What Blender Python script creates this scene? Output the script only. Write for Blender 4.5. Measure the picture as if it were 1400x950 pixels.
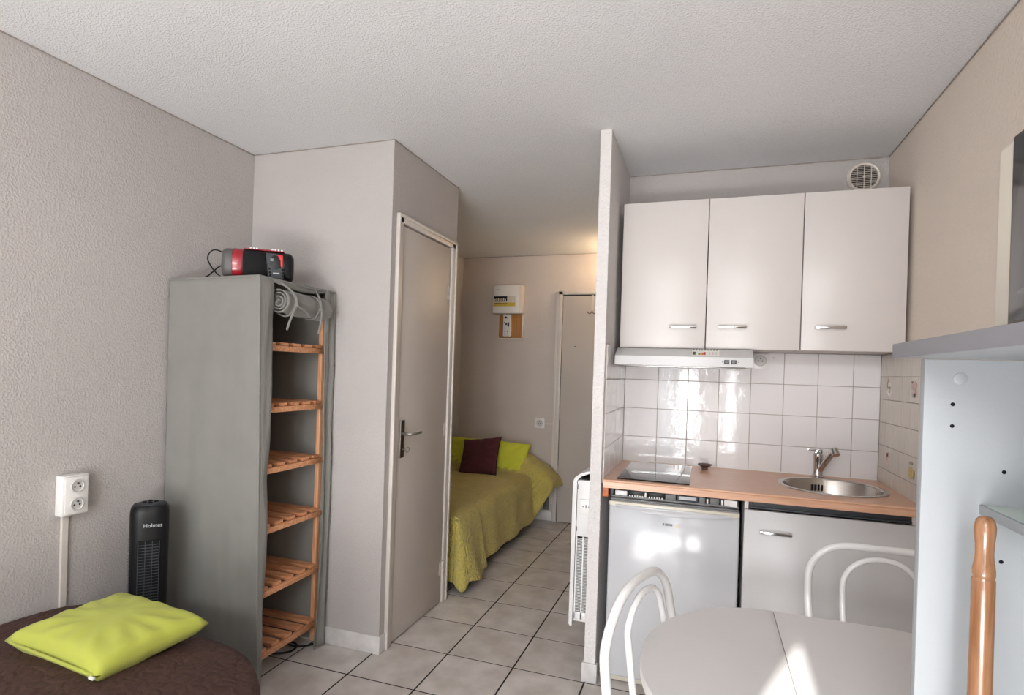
import bpy, bmesh, math, random
from mathutils import Vector, Matrix, noise
random.seed(7)
for _o in list(bpy.data.objects):
    bpy.data.objects.remove(_o)
S = bpy.context.scene
COL = S.collection
PI = math.pi

# ------------------------------------------------------------------ camera
cd = bpy.data.cameras.new('camera')
cam = bpy.data.objects.new('camera', cd); COL.objects.link(cam)
cd.sensor_width = 36.0
cd.lens = 780.71 / 1400 * 36
cd.shift_y = (508.12 - 475) / 1400
cd.clip_start = 0.02
YAW, PIT, ROL = math.radians(18.774), math.radians(-0.1106), math.radians(1.8368)
fw = Vector((-math.sin(YAW) * math.cos(PIT), math.cos(YAW) * math.cos(PIT), math.sin(PIT)))
rt0 = Vector((math.cos(YAW), math.sin(YAW), 0)); up0 = rt0.cross(fw)
rt = rt0 * math.cos(ROL) + up0 * math.sin(ROL); up = -rt0 * math.sin(ROL) + up0 * math.cos(ROL)
cam.matrix_world = Matrix(((rt.x, up.x, -fw.x, 1.1371), (rt.y, up.y, -fw.y, -2.5147), (rt.z, up.z, -fw.z, 1.3734), (0, 0, 0, 1)))
S.camera = cam

# ------------------------------------------------------------------ world, sun, window and fill light, exposure
def srgb(c):
    r = []
    for v in c[:3]:
        v = v / 255.0
        r.append(v / 12.92 if v <= 0.04045 else ((v + 0.055) / 1.055) ** 2.4)
    return (*r, 1.0)

W = bpy.data.worlds.new('world'); S.world = W; W.use_nodes = True
bg = W.node_tree.nodes['Background']; bg.inputs[0].default_value = (0.80, 0.90, 1.0, 1); bg.inputs[1].default_value = 4.0
sd = bpy.data.lights.new('sun', 'SUN'); sun = bpy.data.objects.new('sun', sd); COL.objects.link(sun)
sd.energy = 16.0; sd.angle = math.radians(0.5); sd.color = (1.0, 0.97, 0.93)
SUN = Vector((0.20, 0.93, -0.38)).normalized()
sun.rotation_euler = SUN.to_track_quat('-Z', 'Y').to_euler()

def area(name, loc, rot, sx, sy, power, col):
    d = bpy.data.lights.new(name, 'AREA'); d.shape = 'RECTANGLE'; d.size = sx; d.size_y = sy; d.energy = power; d.color = col
    o = bpy.data.objects.new(name, d); COL.objects.link(o); o.location = loc; o.rotation_euler = rot; return o
# window daylight behind the camera in two strips, plus an added fill
DAY = (0.965, 0.985, 1.0)
area('window_daylight', (-0.40, -4.56, 1.25), (PI / 2, 0, 0), 1.08, 2.0, 6, DAY)  # weak added fill at the left, flattens the light
area('door_daylight', (0.90, -4.48, 1.25), (PI / 2, 0, 0), 0.20, 2.0, 22, DAY)
area('door_daylight', (1.47, -4.48, 1.25), (PI / 2, 0, 0), 0.09, 2.0, 10, DAY)
# added fills: one tilted down onto floor and table, one up onto the ceiling
area('sky_glow', (0.75, -4.44, 2.15), (PI / 2 - math.radians(52), 0, 0), 1.9, 0.45, 62, (0.95, 0.98, 1.0))
area('balcony_bounce', (0.75, -4.40, 0.16), (PI / 2 + math.radians(50), 0, 0), 1.9, 0.36, 68, (0.99, 0.99, 1.0))

S.view_settings.view_transform = 'Standard'
try: S.view_settings.look = 'None'
except Exception: pass
S.view_settings.exposure = 0.1
S.view_settings.gamma = 1.0
S.view_settings.use_curve_mapping = False

# ------------------------------------------------------------------ materials
MATS = {}
def mat(name, col, rough=0.6, metal=0.0, var=0.0, vscale=3.0, bump=None, coat=0.0, col2=None, grain=None, ior=None, spec=None, sheen=0.0, coords='Object', rand=0.0, emit=None, trans=0.0):
    """procedural material: base colour + noise variation, fine bump, optional wood grain"""
    m = bpy.data.materials.new(name); m.use_nodes = True; nt = m.node_tree; N = nt.nodes; L = nt.links
    b = N['Principled BSDF']
    c = srgb(col)
    b.inputs['Base Color'].default_value = c
    b.inputs['Roughness'].default_value = rough; b.inputs['Metallic'].default_value = metal
    b.inputs['Coat Weight'].default_value = coat; b.inputs['Coat Roughness'].default_value = 0.05
    if ior: b.inputs['IOR'].default_value = ior
    if spec is not None: b.inputs['Specular IOR Level'].default_value = spec
    if sheen: b.inputs['Sheen Weight'].default_value = sheen
    if trans: b.inputs['Transmission Weight'].default_value = trans
    if emit:
        b.inputs['Emission Color'].default_value = srgb(emit[0]); b.inputs['Emission Strength'].default_value = emit[1]
    tc = N.new('ShaderNodeTexCoord')
    if coords == 'World':
        g = N.new('ShaderNodeNewGeometry'); vec = g.outputs['Position']
    else:
        vec = tc.outputs['Object']
    if var or col2 or grain:
        n = N.new('ShaderNodeTexNoise'); n.inputs['Scale'].default_value = vscale; n.inputs['Detail'].default_value = 5
        if grain:
            mp = N.new('ShaderNodeMapping'); mp.inputs['Scale'].default_value = grain
            L.new(vec, mp.inputs['Vector']); L.new(mp.outputs[0], n.inputs['Vector'])
        else: L.new(vec, n.inputs['Vector'])
        r = N.new('ShaderNodeValToRGB'); r.color_ramp.elements[0].position = 0.34; r.color_ramp.elements[1].position = 0.66
        c2 = srgb(col2) if col2 else tuple(min(1, x * (1 + var)) for x in c[:3]) + (1,)
        c1 = c if col2 else tuple(x * (1 - var) for x in c[:3]) + (1,)
        r.color_ramp.elements[0].color = c1; r.color_ramp.elements[1].color = c2
        L.new(n.outputs['Fac'], r.inputs['Fac']); out = r.outputs['Color']
        if rand:
            oi = N.new('ShaderNodeObjectInfo'); hs = N.new('ShaderNodeHueSaturation')
            mr = N.new('ShaderNodeMapRange'); mr.inputs['To Min'].default_value = 1 - rand; mr.inputs['To Max'].default_value = 1 + rand
            L.new(oi.outputs['Random'], mr.inputs['Value']); L.new(mr.outputs[0], hs.inputs['Value']); L.new(out, hs.inputs['Color']); out = hs.outputs['Color']
        L.new(out, b.inputs['Base Color'])
    if bump:
        sc, st = bump[0], bump[1]; kind = bump[2] if len(bump) > 2 else 'noise'
        bp = N.new('ShaderNodeBump'); bp.inputs['Strength'].default_value = st; bp.inputs['Distance'].default_value = bump[3] if len(bump) > 3 else 0.006
        if kind == 'noise':
            n2 = N.new('ShaderNodeTexNoise'); n2.inputs['Scale'].default_value = sc; n2.inputs['Detail'].default_value = 4; n2.inputs['Roughness'].default_value = 0.55
            L.new(vec, n2.inputs['Vector']); L.new(n2.outputs['Fac'], bp.inputs['Height'])
        elif kind == 'crepi':
            n2 = N.new('ShaderNodeTexNoise'); n2.inputs['Scale'].default_value = sc; n2.inputs['Detail'].default_value = 3; n2.inputs['Roughness'].default_value = 0.5
            rr = N.new('ShaderNodeValToRGB'); rr.color_ramp.elements[0].position = 0.42; rr.color_ramp.elements[1].position = 0.68
            L.new(vec, n2.inputs['Vector']); L.new(n2.outputs['Fac'], rr.inputs['Fac']); L.new(rr.outputs['Color'], bp.inputs['Height'])
        elif kind == 'quilt':
            n2 = N.new('ShaderNodeTexNoise'); n2.inputs['Scale'].default_value = sc; n2.inputs['Detail'].default_value = 1.5
            n2.inputs['Distortion'].default_value = 1.6
            v = N.new('ShaderNodeTexVoronoi'); v.feature = 'DISTANCE_TO_EDGE'; v.inputs['Scale'].default_value = sc * 1.4
            ad = N.new('ShaderNodeMath'); ad.operation = 'MULTIPLY_ADD'; ad.inputs[1].default_value = 0.9
            rr = N.new('ShaderNodeMath'); rr.operation = 'MINIMUM'; rr.inputs[1].default_value = 0.22
            L.new(vec, n2.inputs['Vector']); L.new(vec, v.inputs['Vector']); L.new(v.outputs['Distance'], rr.inputs[0])
            L.new(n2.outputs['Fac'], ad.inputs[0]); L.new(rr.outputs[0], ad.inputs[2]); L.new(ad.outputs[0], bp.inputs['Height'])
        elif kind == 'weave':
            w1 = N.new('ShaderNodeTexWave'); w1.inputs['Scale'].default_value = sc; w1.inputs['Distortion'].default_value = 2.0
            w2 = N.new('ShaderNodeTexNoise'); w2.inputs['Scale'].default_value = sc * 0.06; w2.inputs['Detail'].default_value = 3
            ad = N.new('ShaderNodeMath'); ad.operation = 'MULTIPLY_ADD'; ad.inputs[1].default_value = 4.0
            L.new(vec, w1.inputs['Vector']); L.new(vec, w2.inputs['Vector']); L.new(w2.outputs['Fac'], ad.inputs[0]); L.new(w1.outputs['Fac'], ad.inputs[2]); L.new(ad.outputs[0], bp.inputs['Height'])
        L.new(bp.outputs['Normal'], b.inputs['Normal'])
    MATS[name] = m
    return m

M = {}
M['wall'] = mat('roughcast_paint', (180, 174, 171), 0.85, var=0.03, vscale=2.0, bump=(125, 0.38, 'crepi', 0.0035), coords='World')
M['wall_r'] = mat('roughcast_paint_beige', (226, 213, 200), 0.85, var=0.03, vscale=2.0, bump=(80, 0.30, 'crepi', 0.003), coords='World')
M['wall_h'] = mat('roughcast_paint_hall', (200, 190, 183), 0.85, var=0.03, vscale=2.0, bump=(125, 0.45, 'crepi', 0.0035), coords='World')
M['wall_p'] = mat('roughcast_paint_partition', (214, 209, 207), 0.85, var=0.03, vscale=2.0, bump=(105, 0.55, 'crepi', 0.0035), coords='World')
M['ceil'] = mat('ceiling_plaster', (226, 226, 227), 0.9, var=0.02, vscale=1.5, bump=(140, 0.55, 'crepi', 0.0035), coords='World')
M['grout'] = mat('dark_grout', (34, 28, 26), 0.9, var=0.15, vscale=30, coords='World')
M['ftile'] = mat('floor_tile', (186, 178, 172), 0.30, vscale=7, col2=(214, 208, 204), bump=(60, 0.05), coords='World', rand=0.03)
M['skirt'] = mat('skirting_tile', (190, 186, 184), 0.35, vscale=14, col2=(208, 205, 204), coords='World')
M['wtile'] = mat('glazed_wall_tile', (234, 230, 230), 0.03, var=0.015, vscale=4, bump=(16.0, 0.13, 'noise', 0.01), coords='World', rand=0.012, coat=0.3)
M['wgrout'] = mat('tile_grout', (170, 158, 151), 0.9, var=0.12, vscale=25, coords='World')
M['btile'] = mat('cream_wall_tile', (214, 205, 192), 0.25, vscale=9, col2=(206, 196, 184), grain=(1, 12, 1), coords='World', rand=0.015)
M['door'] = mat('door_paint', (190, 181, 173), 0.45, var=0.025, vscale=3, bump=(30, 0.04), coords='World')
M['frame'] = mat('door_frame_paint', (204, 196, 189), 0.4, var=0.03, vscale=6, coords='World')
M['steel'] = mat('brushed_steel', (190, 188, 184), 0.28, 1.0, var=0.1, vscale=40, grain=(1, 1, 8))
M['chrome'] = mat('chrome', (205, 203, 202), 0.12, 1.0, var=0.04, vscale=30)
M['sinksteel'] = mat('sink_steel', (196, 190, 184), 0.24, 1.0, var=0.06, vscale=60, grain=(1, 1, 10))
M['bronze'] = mat('dark_bronze', (92, 72, 58), 0.35, 0.9, var=0.15, vscale=30)
M['white'] = mat('white_laminate', (226, 220, 215), 0.36, var=0.01, vscale=3, bump=(180, 0.03))
M['cab'] = mat('cabinet_laminate', (206, 199, 195), 0.33, var=0.012, vscale=4, bump=(160, 0.03))
M['cabedge'] = mat('cabinet_edge', (200, 192, 186), 0.5, var=0.02, vscale=9)
M['plastic'] = mat('white_plastic', (226, 223, 220), 0.3, var=0.01, vscale=6)
M['plastic2'] = mat('ivory_plastic', (214, 204, 194), 0.35, var=0.015, vscale=6)
M['fridge'] = mat('fridge_enamel', (190, 190, 193), 0.14, var=0.008, vscale=4, bump=(9, 0.05))
M['fridgetrim'] = mat('fridge_trim', (206, 199, 184), 0.25, var=0.01, vscale=5)
M['black'] = mat('black_plastic', (17, 18, 20), 0.42, var=0.1, vscale=12, spec=0.3)
M['blackmat'] = mat('black_matte', (15, 15, 16), 0.7, var=0.1, vscale=12, spec=0.2)
M['darkgrey'] = mat('dark_grey_plastic', (54, 58, 63), 0.5, var=0.08, vscale=18)
M['capgrey'] = mat('radio_cap_grey', (84, 82, 80), 0.5, var=0.05, vscale=18)
M['midgrey'] = mat('grey_plastic', (112, 112, 112), 0.45, var=0.05, vscale=18)
M['glass'] = mat('black_glass', (20, 24, 30), 0.04, var=0.05, vscale=5, coat=1.0)
M['smoke'] = mat('smoked_oven_glass', (34, 36, 38), 0.12, var=0.08, vscale=3, spec=0.25)
M['red'] = mat('red_plastic', (150, 22, 38), 0.28, var=0.06, vscale=10, coat=0.4)
M['redbright'] = mat('bright_red_plastic', (205, 36, 44), 0.3, var=0.04, vscale=10)
M['cover'] = mat('grey_wardrobe_fabric', (128, 126, 121), 0.9, var=0.045, vscale=6, bump=(260, 0.25, 'weave', 0.002), sheen=0.15)
M['pine'] = mat('pine_wood', (224, 168, 126), 0.5, vscale=5, col2=(196, 130, 88), grain=(2, 22, 22), bump=(90, 0.06), rand=0.12)
M['pinev'] = mat('pine_wood_upright', (224, 172, 132), 0.5, vscale=5, col2=(200, 140, 98), grain=(20, 20, 1.5), bump=(90, 0.06))
M['beech'] = mat('beech_worktop', (222, 176, 146), 0.32, vscale=6, col2=(210, 160, 130), grain=(1.5, 20, 20), bump=(200, 0.03))
M['batten'] = mat('orange_wood', (196, 110, 58), 0.5, vscale=10, col2=(160, 84, 42), grain=(1, 14, 14))
M['pole'] = mat('varnished_wood', (166, 122, 90), 0.25, vscale=4, col2=(132, 90, 60), grain=(34, 34, 2.2), coat=0.3)
M['olive'] = mat('olive_quilt', (188, 172, 90), 0.85, var=0.06, vscale=12, bump=(26, 1.0, 'quilt', 0.016), sheen=0.2, coords='World')
M['brown'] = mat('brown_quilt', (68, 42, 36), 0.75, var=0.06, vscale=10, bump=(17, 0.9, 'quilt', 0.012), sheen=0.0, coords='World')
M['lime'] = mat('lime_cotton', (182, 188, 78), 0.85, var=0.03, vscale=14, bump=(420, 0.25, 'weave', 0.0015), sheen=0.1)
M['lime2'] = mat('lime_cotton_hall', (202, 206, 62), 0.85, var=0.03, vscale=14, bump=(420, 0.25, 'weave', 0.0015))
M['burgundy'] = mat('burgundy_cotton', (78, 24, 34), 0.85, var=0.08, vscale=14, bump=(300, 0.25, 'weave', 0.0015), sheen=0.1)
M['bedbase'] = mat('dark_bed_base', (58, 50, 46), 0.8, var=0.1, vscale=20)
M['mattress'] = mat('mattress_ticking', (196, 190, 182), 0.9, var=0.03, vscale=20, bump=(60, 0.2))
M['tabletop'] = mat('table_laminate', (210, 207, 206), 0.34, var=0.012, vscale=5, bump=(200, 0.03))
M['whitemetal'] = mat('white_lacquered_tube', (224, 222, 221), 0.25, var=0.012, vscale=9, coat=0.2)
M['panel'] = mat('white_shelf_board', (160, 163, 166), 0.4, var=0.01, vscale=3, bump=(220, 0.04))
M['shelfmint'] = mat('pale_mint_shelf', (214, 226, 216), 0.35, var=0.01, vscale=3)
M['greyedge'] = mat('grey_edge_band', (138, 138, 144), 0.45, var=0.03, vscale=6)
M['mwave'] = mat('ivory_enamel', (226, 218, 202), 0.4, var=0.01, vscale=6)
M['heater'] = mat('heater_enamel', (220, 218, 217), 0.35, var=0.01, vscale=6)
M['dark'] = mat('dark_void', (20, 19, 19), 0.9, var=0.1, vscale=8)  # near-black put in for the shade inside gaps and recesses
M['yellow'] = mat('yellow_label', (206, 176, 74), 0.5, var=0.05, vscale=30)
M['board'] = mat('meter_board_wood', (178, 124, 62), 0.55, vscale=6, col2=(150, 96, 40), grain=(30, 4, 1))
M['wellgrey'] = mat('socket_well_plastic', (196, 193, 190), 0.4, var=0.02, vscale=8)  # grey paints the shade of a recessed well
M['bead'] = mat('paint_bead', (150, 140, 132), 0.9, var=0.1, vscale=30)
M['hood'] = mat('hood_enamel', (206, 205, 205), 0.3, var=0.01, vscale=5)
M['cab2'] = mat('base_cabinet_laminate', (192, 190, 190), 0.33, var=0.012, vscale=4, bump=(160, 0.03))
M['frost'] = mat('frosted_pane', (226, 230, 232), 0.6, var=0.01, vscale=5, bump=(120, 0.1))
M['clear'] = bpy.data.materials.new('clear_pane'); M['clear'].use_nodes = True
_n = M['clear'].node_tree.nodes; _l = M['clear'].node_tree.links; _n.clear()
_o = _n.new('ShaderNodeOutputMaterial'); _m = _n.new('ShaderNodeMixShader'); _t = _n.new('ShaderNodeBsdfTransparent'); _g = _n.new('ShaderNodeBsdfGlossy')
_g.inputs['Roughness'].default_value = 0.02; _m.inputs[0].default_value = 0.06
_l.new(_t.outputs[0], _m.inputs[1]); _l.new(_g.outputs[0], _m.inputs[2]); _l.new(_m.outputs[0], _o.inputs[0])
M['curtain'] = mat('window_curtain', (214, 212, 208), 0.9, var=0.03, vscale=8, bump=(60, 0.2))
M['cream'] = mat('cream_sticker', (236, 234, 228), 0.5, var=0.01, vscale=8)
M['orange'] = mat('orange_print', (226, 120, 40), 0.5, var=0.02, vscale=8)
M['green'] = mat('green_print', (60, 140, 70), 0.5, var=0.02, vscale=8)
M['motif_y'] = mat('motif_ochre', (196, 168, 88), 0.35, var=0.1, vscale=90)
M['motif_g'] = mat('motif_olive', (132, 126, 104), 0.35, var=0.1, vscale=90)
M['motif_p'] = mat('motif_pink', (198, 160, 148), 0.35, var=0.1, vscale=90)
M['motif_w'] = mat('motif_white', (232, 226, 216), 0.3, var=0.03, vscale=90)
M['stopper'] = mat('brown_rubber', (92, 70, 64), 0.4, var=0.08, vscale=30)
M['lampglass'] = mat('lamp_glass', (255, 226, 178), 0.4, var=0.01, vscale=5, emit=((255, 206, 140), 4.0))
M['greytext'] = mat('grey_print', (120, 120, 126), 0.5, var=0.02, vscale=30)
M['silvertext'] = mat('silver_print', (190, 192, 196), 0.4, var=0.02, vscale=30)

# ------------------------------------------------------------------ geometry helpers (all add to a bmesh)
def BM(): return bmesh.new()
def box(bm, x0, x1, y0, y1, z0, z1, bev=0.0, seg=2):
    vs = [bm.verts.new((x, y, z)) for x in (x0, x1) for y in (y0, y1) for z in (z0, z1)]
    idx = [(0, 1, 3, 2), (4, 6, 7, 5), (0, 4, 5, 1), (2, 3, 7, 6), (0, 2, 6, 4), (1, 5, 7, 3)]
    fs = [bm.faces.new([vs[i] for i in f]) for f in idx]
    if bev > 0:
        es = list({e for f in fs for e in f.edges})
        bmesh.ops.bevel(bm, geom=es, offset=bev, segments=seg, affect='EDGES', profile=0.5)
    return bm
def ringpts(c, a, b, r, n, ph=0.0):
    return [c + a * (r * math.cos(2 * PI * i / n + ph)) + b * (r * math.sin(2 * PI * i / n + ph)) for i in range(n)]
def tube(bm, pts, r, n=10, closed=False, caps=True):
    pts = [Vector(p) for p in pts]; m = len(pts)
    rs = r if isinstance(r, (list, tuple)) else [r] * m
    rings = []; prev = None
    for i, p in enumerate(pts):
        if closed: t = pts[(i + 1) % m] - pts[i - 1]
        else: t = pts[min(i + 1, m - 1)] - pts[max(i - 1, 0)]
        t.normalize()
        if prev is None:
            a = t.cross(Vector((0, 0, 1)))
            if a.length < 1e-3: a = t.cross(Vector((1, 0, 0)))
        else: a = prev - t * prev.dot(t)
        a.normalize(); prev = a; b = t.cross(a)
        rings.append([bm.verts.new(q) for q in ringpts(p, a, b, rs[i], n)])
    for i in range(m if closed else m - 1):
        A, B = rings[i], rings[(i + 1) % m]
        for k in range(n):
            bm.faces.new((A[k], A[(k + 1) % n], B[(k + 1) % n], B[k]))
    if not closed and caps:
        bm.faces.new(rings[0][::-1]); bm.faces.new(rings[-1])
    return bm
def cyl(bm, p0, p1, r0, r1=None, n=20): return tube(bm, [p0, p1], [r0, r0 if r1 is None else r1], n)
def lathe(bm, prof, c=(0, 0, 0), n=32, axis='z', caps=True):
    """prof: (radius, height) pairs revolved about an axis through c"""
    rings = []
    for r, h in prof:
        ring = []
        for k in range(n):
            a = 2 * PI * k / n; u, v = r * math.cos(a), r * math.sin(a)
            p = {'z': (u, v, h), 'y': (u, h, v), 'x': (h, u, v)}[axis]
            ring.append(bm.verts.new((p[0] + c[0], p[1] + c[1], p[2] + c[2])))
        rings.append(ring)
    for A, B in zip(rings, rings[1:]):
        for k in range(n): bm.faces.new((A[k], A[(k + 1) % n], B[(k + 1) % n], B[k]))
    for R in (rings[0], rings[-1]):
        if caps and (R[0].co - R[n // 2].co).length > 1e-5: bm.faces.new(R)
    return bm
def prism(bm, pts, axis, a, b, bev=0.0):
    """extrude a 2D outline along an axis: pts are the two other coordinates in xyz order"""
    def P(p, h): return {'x': (h, p[0], p[1]), 'y': (p[0], h, p[1]), 'z': (p[0], p[1], h)}[axis]
    A = [bm.verts.new(P(p, a)) for p in pts]; B = [bm.verts.new(P(p, b)) for p in pts]; n = len(pts)
    fa = bm.faces.new(A[::-1]); fb = bm.faces.new(B); sides = []
    for i in range(n): sides.append(bm.faces.new((A[i], A[(i + 1) % n], B[(i + 1) % n], B[i])))
    if bev > 0:
        bmesh.ops.bevel(bm, geom=list(set(fa.edges) | set(fb.edges)), offset=bev, segments=2, affect='EDGES', profile=0.5)
    return bm
def gridsurf(bm, f, nu, nv):
    V = [[bm.verts.new(f(i / nu, j / nv)) for j in range(nv + 1)] for i in range(nu + 1)]
    for i in range(nu):
        for j in range(nv): bm.faces.new((V[i][j], V[i + 1][j], V[i + 1][j + 1], V[i][j + 1]))
    return bm
def arcpts(c, a, b, r, a0, a1, n):
    c = Vector(c); a = Vector(a); b = Vector(b)
    return [c + a * (r * math.cos(a0 + (a1 - a0) * i / n)) + b * (r * math.sin(a0 + (a1 - a0) * i / n)) for i in range(n + 1)]
def smoothpath(pts, it=2):
    pts = [Vector(p) for p in pts]
    for _ in range(it):
        q = [pts[0]]
        for a, b in zip(pts, pts[1:]): q += [a * .75 + b * .25, a * .25 + b * .75]
        q.append(pts[-1]); pts = q
    return pts
def rrect(x0, x1, y0, y1, r, n=5):
    o = []
    for cx, cy, a in ((x1 - r, y1 - r, 0), (x0 + r, y1 - r, PI / 2), (x0 + r, y0 + r, PI), (x1 - r, y0 + r, 1.5 * PI)):
        o += [(cx + r * math.cos(a + PI / 2 * i / n), cy + r * math.sin(a + PI / 2 * i / n)) for i in range(n + 1)]
    return o
def wloc(o):
    v = Vector((0, 0, 0))
    while o: v += Vector(o.location); o = o.parent
    return v
def obj(name, bm, m, parent=None, local=False, smooth=35, loc=None):
    """one mesh object. bm holds world coordinates unless local=True (then the parent's own frame)."""
    if not local and parent: bmesh.ops.translate(bm, verts=bm.verts, vec=-wloc(parent))
    bmesh.ops.recalc_face_normals(bm, faces=bm.faces)
    me = bpy.data.meshes.new(name); bm.to_mesh(me); bm.free()
    if smooth:
        for p in me.polygons: p.use_smooth = True
        me.set_sharp_from_angle(angle=math.radians(smooth))
    o = bpy.data.objects.new(name, me); COL.objects.link(o)
    me.materials.append(M[m] if isinstance(m, str) else m)
    if parent: o.parent = parent
    if loc is not None: o.location = loc
    return o
def inst(name, me, loc, parent=None, rot=None):
    o = bpy.data.objects.new(name, me); COL.objects.link(o); o.location = loc
    if rot: o.rotation_euler = rot
    if parent: o.parent = parent
    return o
def tag(o, label, cat, group=None):
    o['label'] = label; o['category'] = cat
    if group: o['group'] = group
    return o
def thing(name, label, cat, loc=(0, 0, 0), rotz=0.0, group=None):
    o = bpy.data.objects.new(name, None); COL.objects.link(o); o.empty_display_size = 0.1
    o.location = loc; o.rotation_euler = (0, 0, rotz); return tag(o, label, cat, group)
def struct(name, bm=None, m=None, label=None, loc=(0, 0, 0), smooth=0):
    if bm is None:
        o = bpy.data.objects.new(name, None); COL.objects.link(o); o.location = loc
    else: o = obj(name, bm, m, smooth=smooth)
    o['kind'] = 'structure'
    if label: o['label'] = label
    return o
def solid(o, t, off=0.0):
    md = o.modifiers.new('thickness', 'SOLIDIFY'); md.thickness = t; md.offset = off; return o
def text(name, s, size, m, parent, loc, rot, ext=0.0004, local=True):
    cu = bpy.data.curves.new(name, 'FONT'); cu.body = s; cu.size = size; cu.extrude = ext; cu.align_x = 'CENTER'; cu.align_y = 'CENTER'
    t = bpy.data.objects.new('tmp', cu); COL.objects.link(t)
    dg = bpy.context.evaluated_depsgraph_get(); me = bpy.data.meshes.new_from_object(t.evaluated_get(dg)); me.name = name
    bpy.data.objects.remove(t)
    me.materials.clear(); me.materials.append(M[m])
    o = bpy.data.objects.new(name, me); COL.objects.link(o); o.parent = parent; o.location = loc; o.rotation_euler = rot
    return o
def nz(x, y, z): return noise.noise(Vector((x, y, z)))

# ------------------------------------------------------------------ room shell
XL, XR, YB, YE, H = -1.135, 1.937, -4.60, 2.60, 2.457
CX, CY0, CY1 = -0.302, -0.128, 0.615          # closet corner
PX0, PX1, PY = 0.660, 0.711, 0.012             # partition
YK = 0.650                                     # kitchen back wall
floor = struct('floor', box(BM(), XL - .15, XR + .15, YB - .15, YE + .15, -0.12, -0.0012), 'grout')
T = 1 / 3; J = 0.0040
def tilemesh(name, hx, hy, hz, bev, m):
    b = box(BM(), -hx, hx, -hy, hy, -hz, hz, bev, 1); bmesh.ops.recalc_face_normals(b, faces=b.faces)
    me = bpy.data.meshes.new(name); b.to_mesh(me); b.free(); me.materials.append(M[m]); return me
TM = {}
def put_tile(parent, name, x0, x1, y0, y1, z0, z1, bev, m):
    k = (name, m, round(x1 - x0, 4), round(y1 - y0, 4), round(z1 - z0, 4))
    if k not in TM: TM[k] = tilemesh(name, (x1 - x0) / 2, (y1 - y0) / 2, (z1 - z0) / 2, bev, m)
    o = inst(name, TM[k], (0, 0, 0), parent)
    o.location = Vector(((x0 + x1) / 2, (y0 + y1) / 2, (z0 + z1) / 2)) - wloc(parent); return o
for ix in range(-4, 7):
    for iy in range(-14, 8):
        x0, x1, y0, y1 = max(ix * T, XL) + J, min((ix + 1) * T, XR) - J, max(iy * T, YB) + J, min((iy + 1) * T, YE) - J
        if x1 - x0 < .012 or y1 - y0 < .012: continue
        if x1 < CX and y0 > CY0 and y1 < CY1: continue
        if x0 > PX1 and y0 > YK: continue
        put_tile(floor, 'floor_tile', x0, x1, y0, y1, -0.012, 0.0, 0.0004, 'ftile')
struct('ceiling', box(BM(), XL - .15, XR + .15, YB - .15, YE + .15, H, H + .12), 'ceil')
struct('wall_left', box(BM(), XL - .15, XL, YB - .15, YE + .15, 0, H), 'wall')
wall_right = struct('wall_right', box(BM(), XR, XR + .15, YB - .15, YK + .1, 0, H), 'wall_r')
wall_end = struct('wall_end', box(BM(), XL, PX1, YE, YE + .15, 0, H), 'wall_h')
wall_partition = struct('wall_partition', box(BM(), PX0, PX1, PY, YE, 0, H, 0.003), 'wall_p')
wall_kitchen = struct('wall_kitchen', box(BM(), PX1, XR, YK, YK + .1, 0, H), 'wall')
struct('wall_closet_front', box(BM(), XL, CX, CY0, CY0 + .05, 0, H, 0.002), 'wall')
# closet side wall with its door opening
DY0, DY1, DZ = -0.056, 0.558, 2.105
b = BM(); box(b, CX - .05, CX, CY0 + .05, DY0, 0, H); box(b, CX - .05, CX, DY1, CY1, 0, H); box(b, CX - .05, CX, DY0, DY1, DZ, H)
struct('wall_closet_side', b, 'wall')
struct('wall_closet_back', box(BM(), XL, CX - .05, CY1 - .05, CY1, 0, H), 'wall_h')

# wall behind the camera: left window added for fill light, and a curtained window
b = BM()
box(b, XL, -1.0, YB - .15, YB, 0, H); box(b, -1.0, .2, YB - .15, YB, 2.27, H); box(b, -1.0, .2, YB - .15, YB, 0, .05)
box(b, .2, .42, YB - .15, YB, 0, H); box(b, .42, 1.72, YB - .15, YB, 2.34, H); box(b, .42, 1.72, YB - .15, YB, 0, .05); box(b, 1.72, XR, YB - .15, YB, 0, H)
struct('wall_window', b, 'wall')
def window(n, x0, x1, z0, z1, mid):
    w = struct('window_%d' % n, None, loc=((x0 + x1) / 2, YB - .08, z0))
    y0, y1 = YB - .11, YB - .05
    for (a, c, d, e) in ((x0, x0 + .06, z0, z1), (x1 - .06, x1, z0, z1), (x0, x1, z0, z0 + .07), (x0, x1, z1 - .06, z1)):
        obj('window_frame', box(BM(), a, c, y0, y1, d, e, .004), 'plastic', w)
    for c in mid: obj('window_frame', box(BM(), c - .035, c + .035, y0, y1, z0, z1, .004), 'plastic', w)
    zm = .85 if n == 1 else z0 + .06
    if n == 1:
        obj('window_frame', box(BM(), x0, x1, y0, y1, zm - .03, zm + .03, .004), 'plastic', w)
        obj('pane', box(BM(), x0 + .05, x1 - .05, YB - .085, YB - .079, z0 + .06, zm), 'clear', w)  # low clear pane added so sun on the floor bounces upward
    obj('pane', box(BM(), x0 + .05, x1 - .05, YB - .085, YB - .079, zm, z1 - .05), 'frost' if n == 1 else 'clear', w)  # left window's upper pane is opaque, added to block the sun
    return w
window(1, -1.0, .2, .05, 2.27, (-.4,)); window(2, .42, 1.72, .05, 2.34, ())
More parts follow.
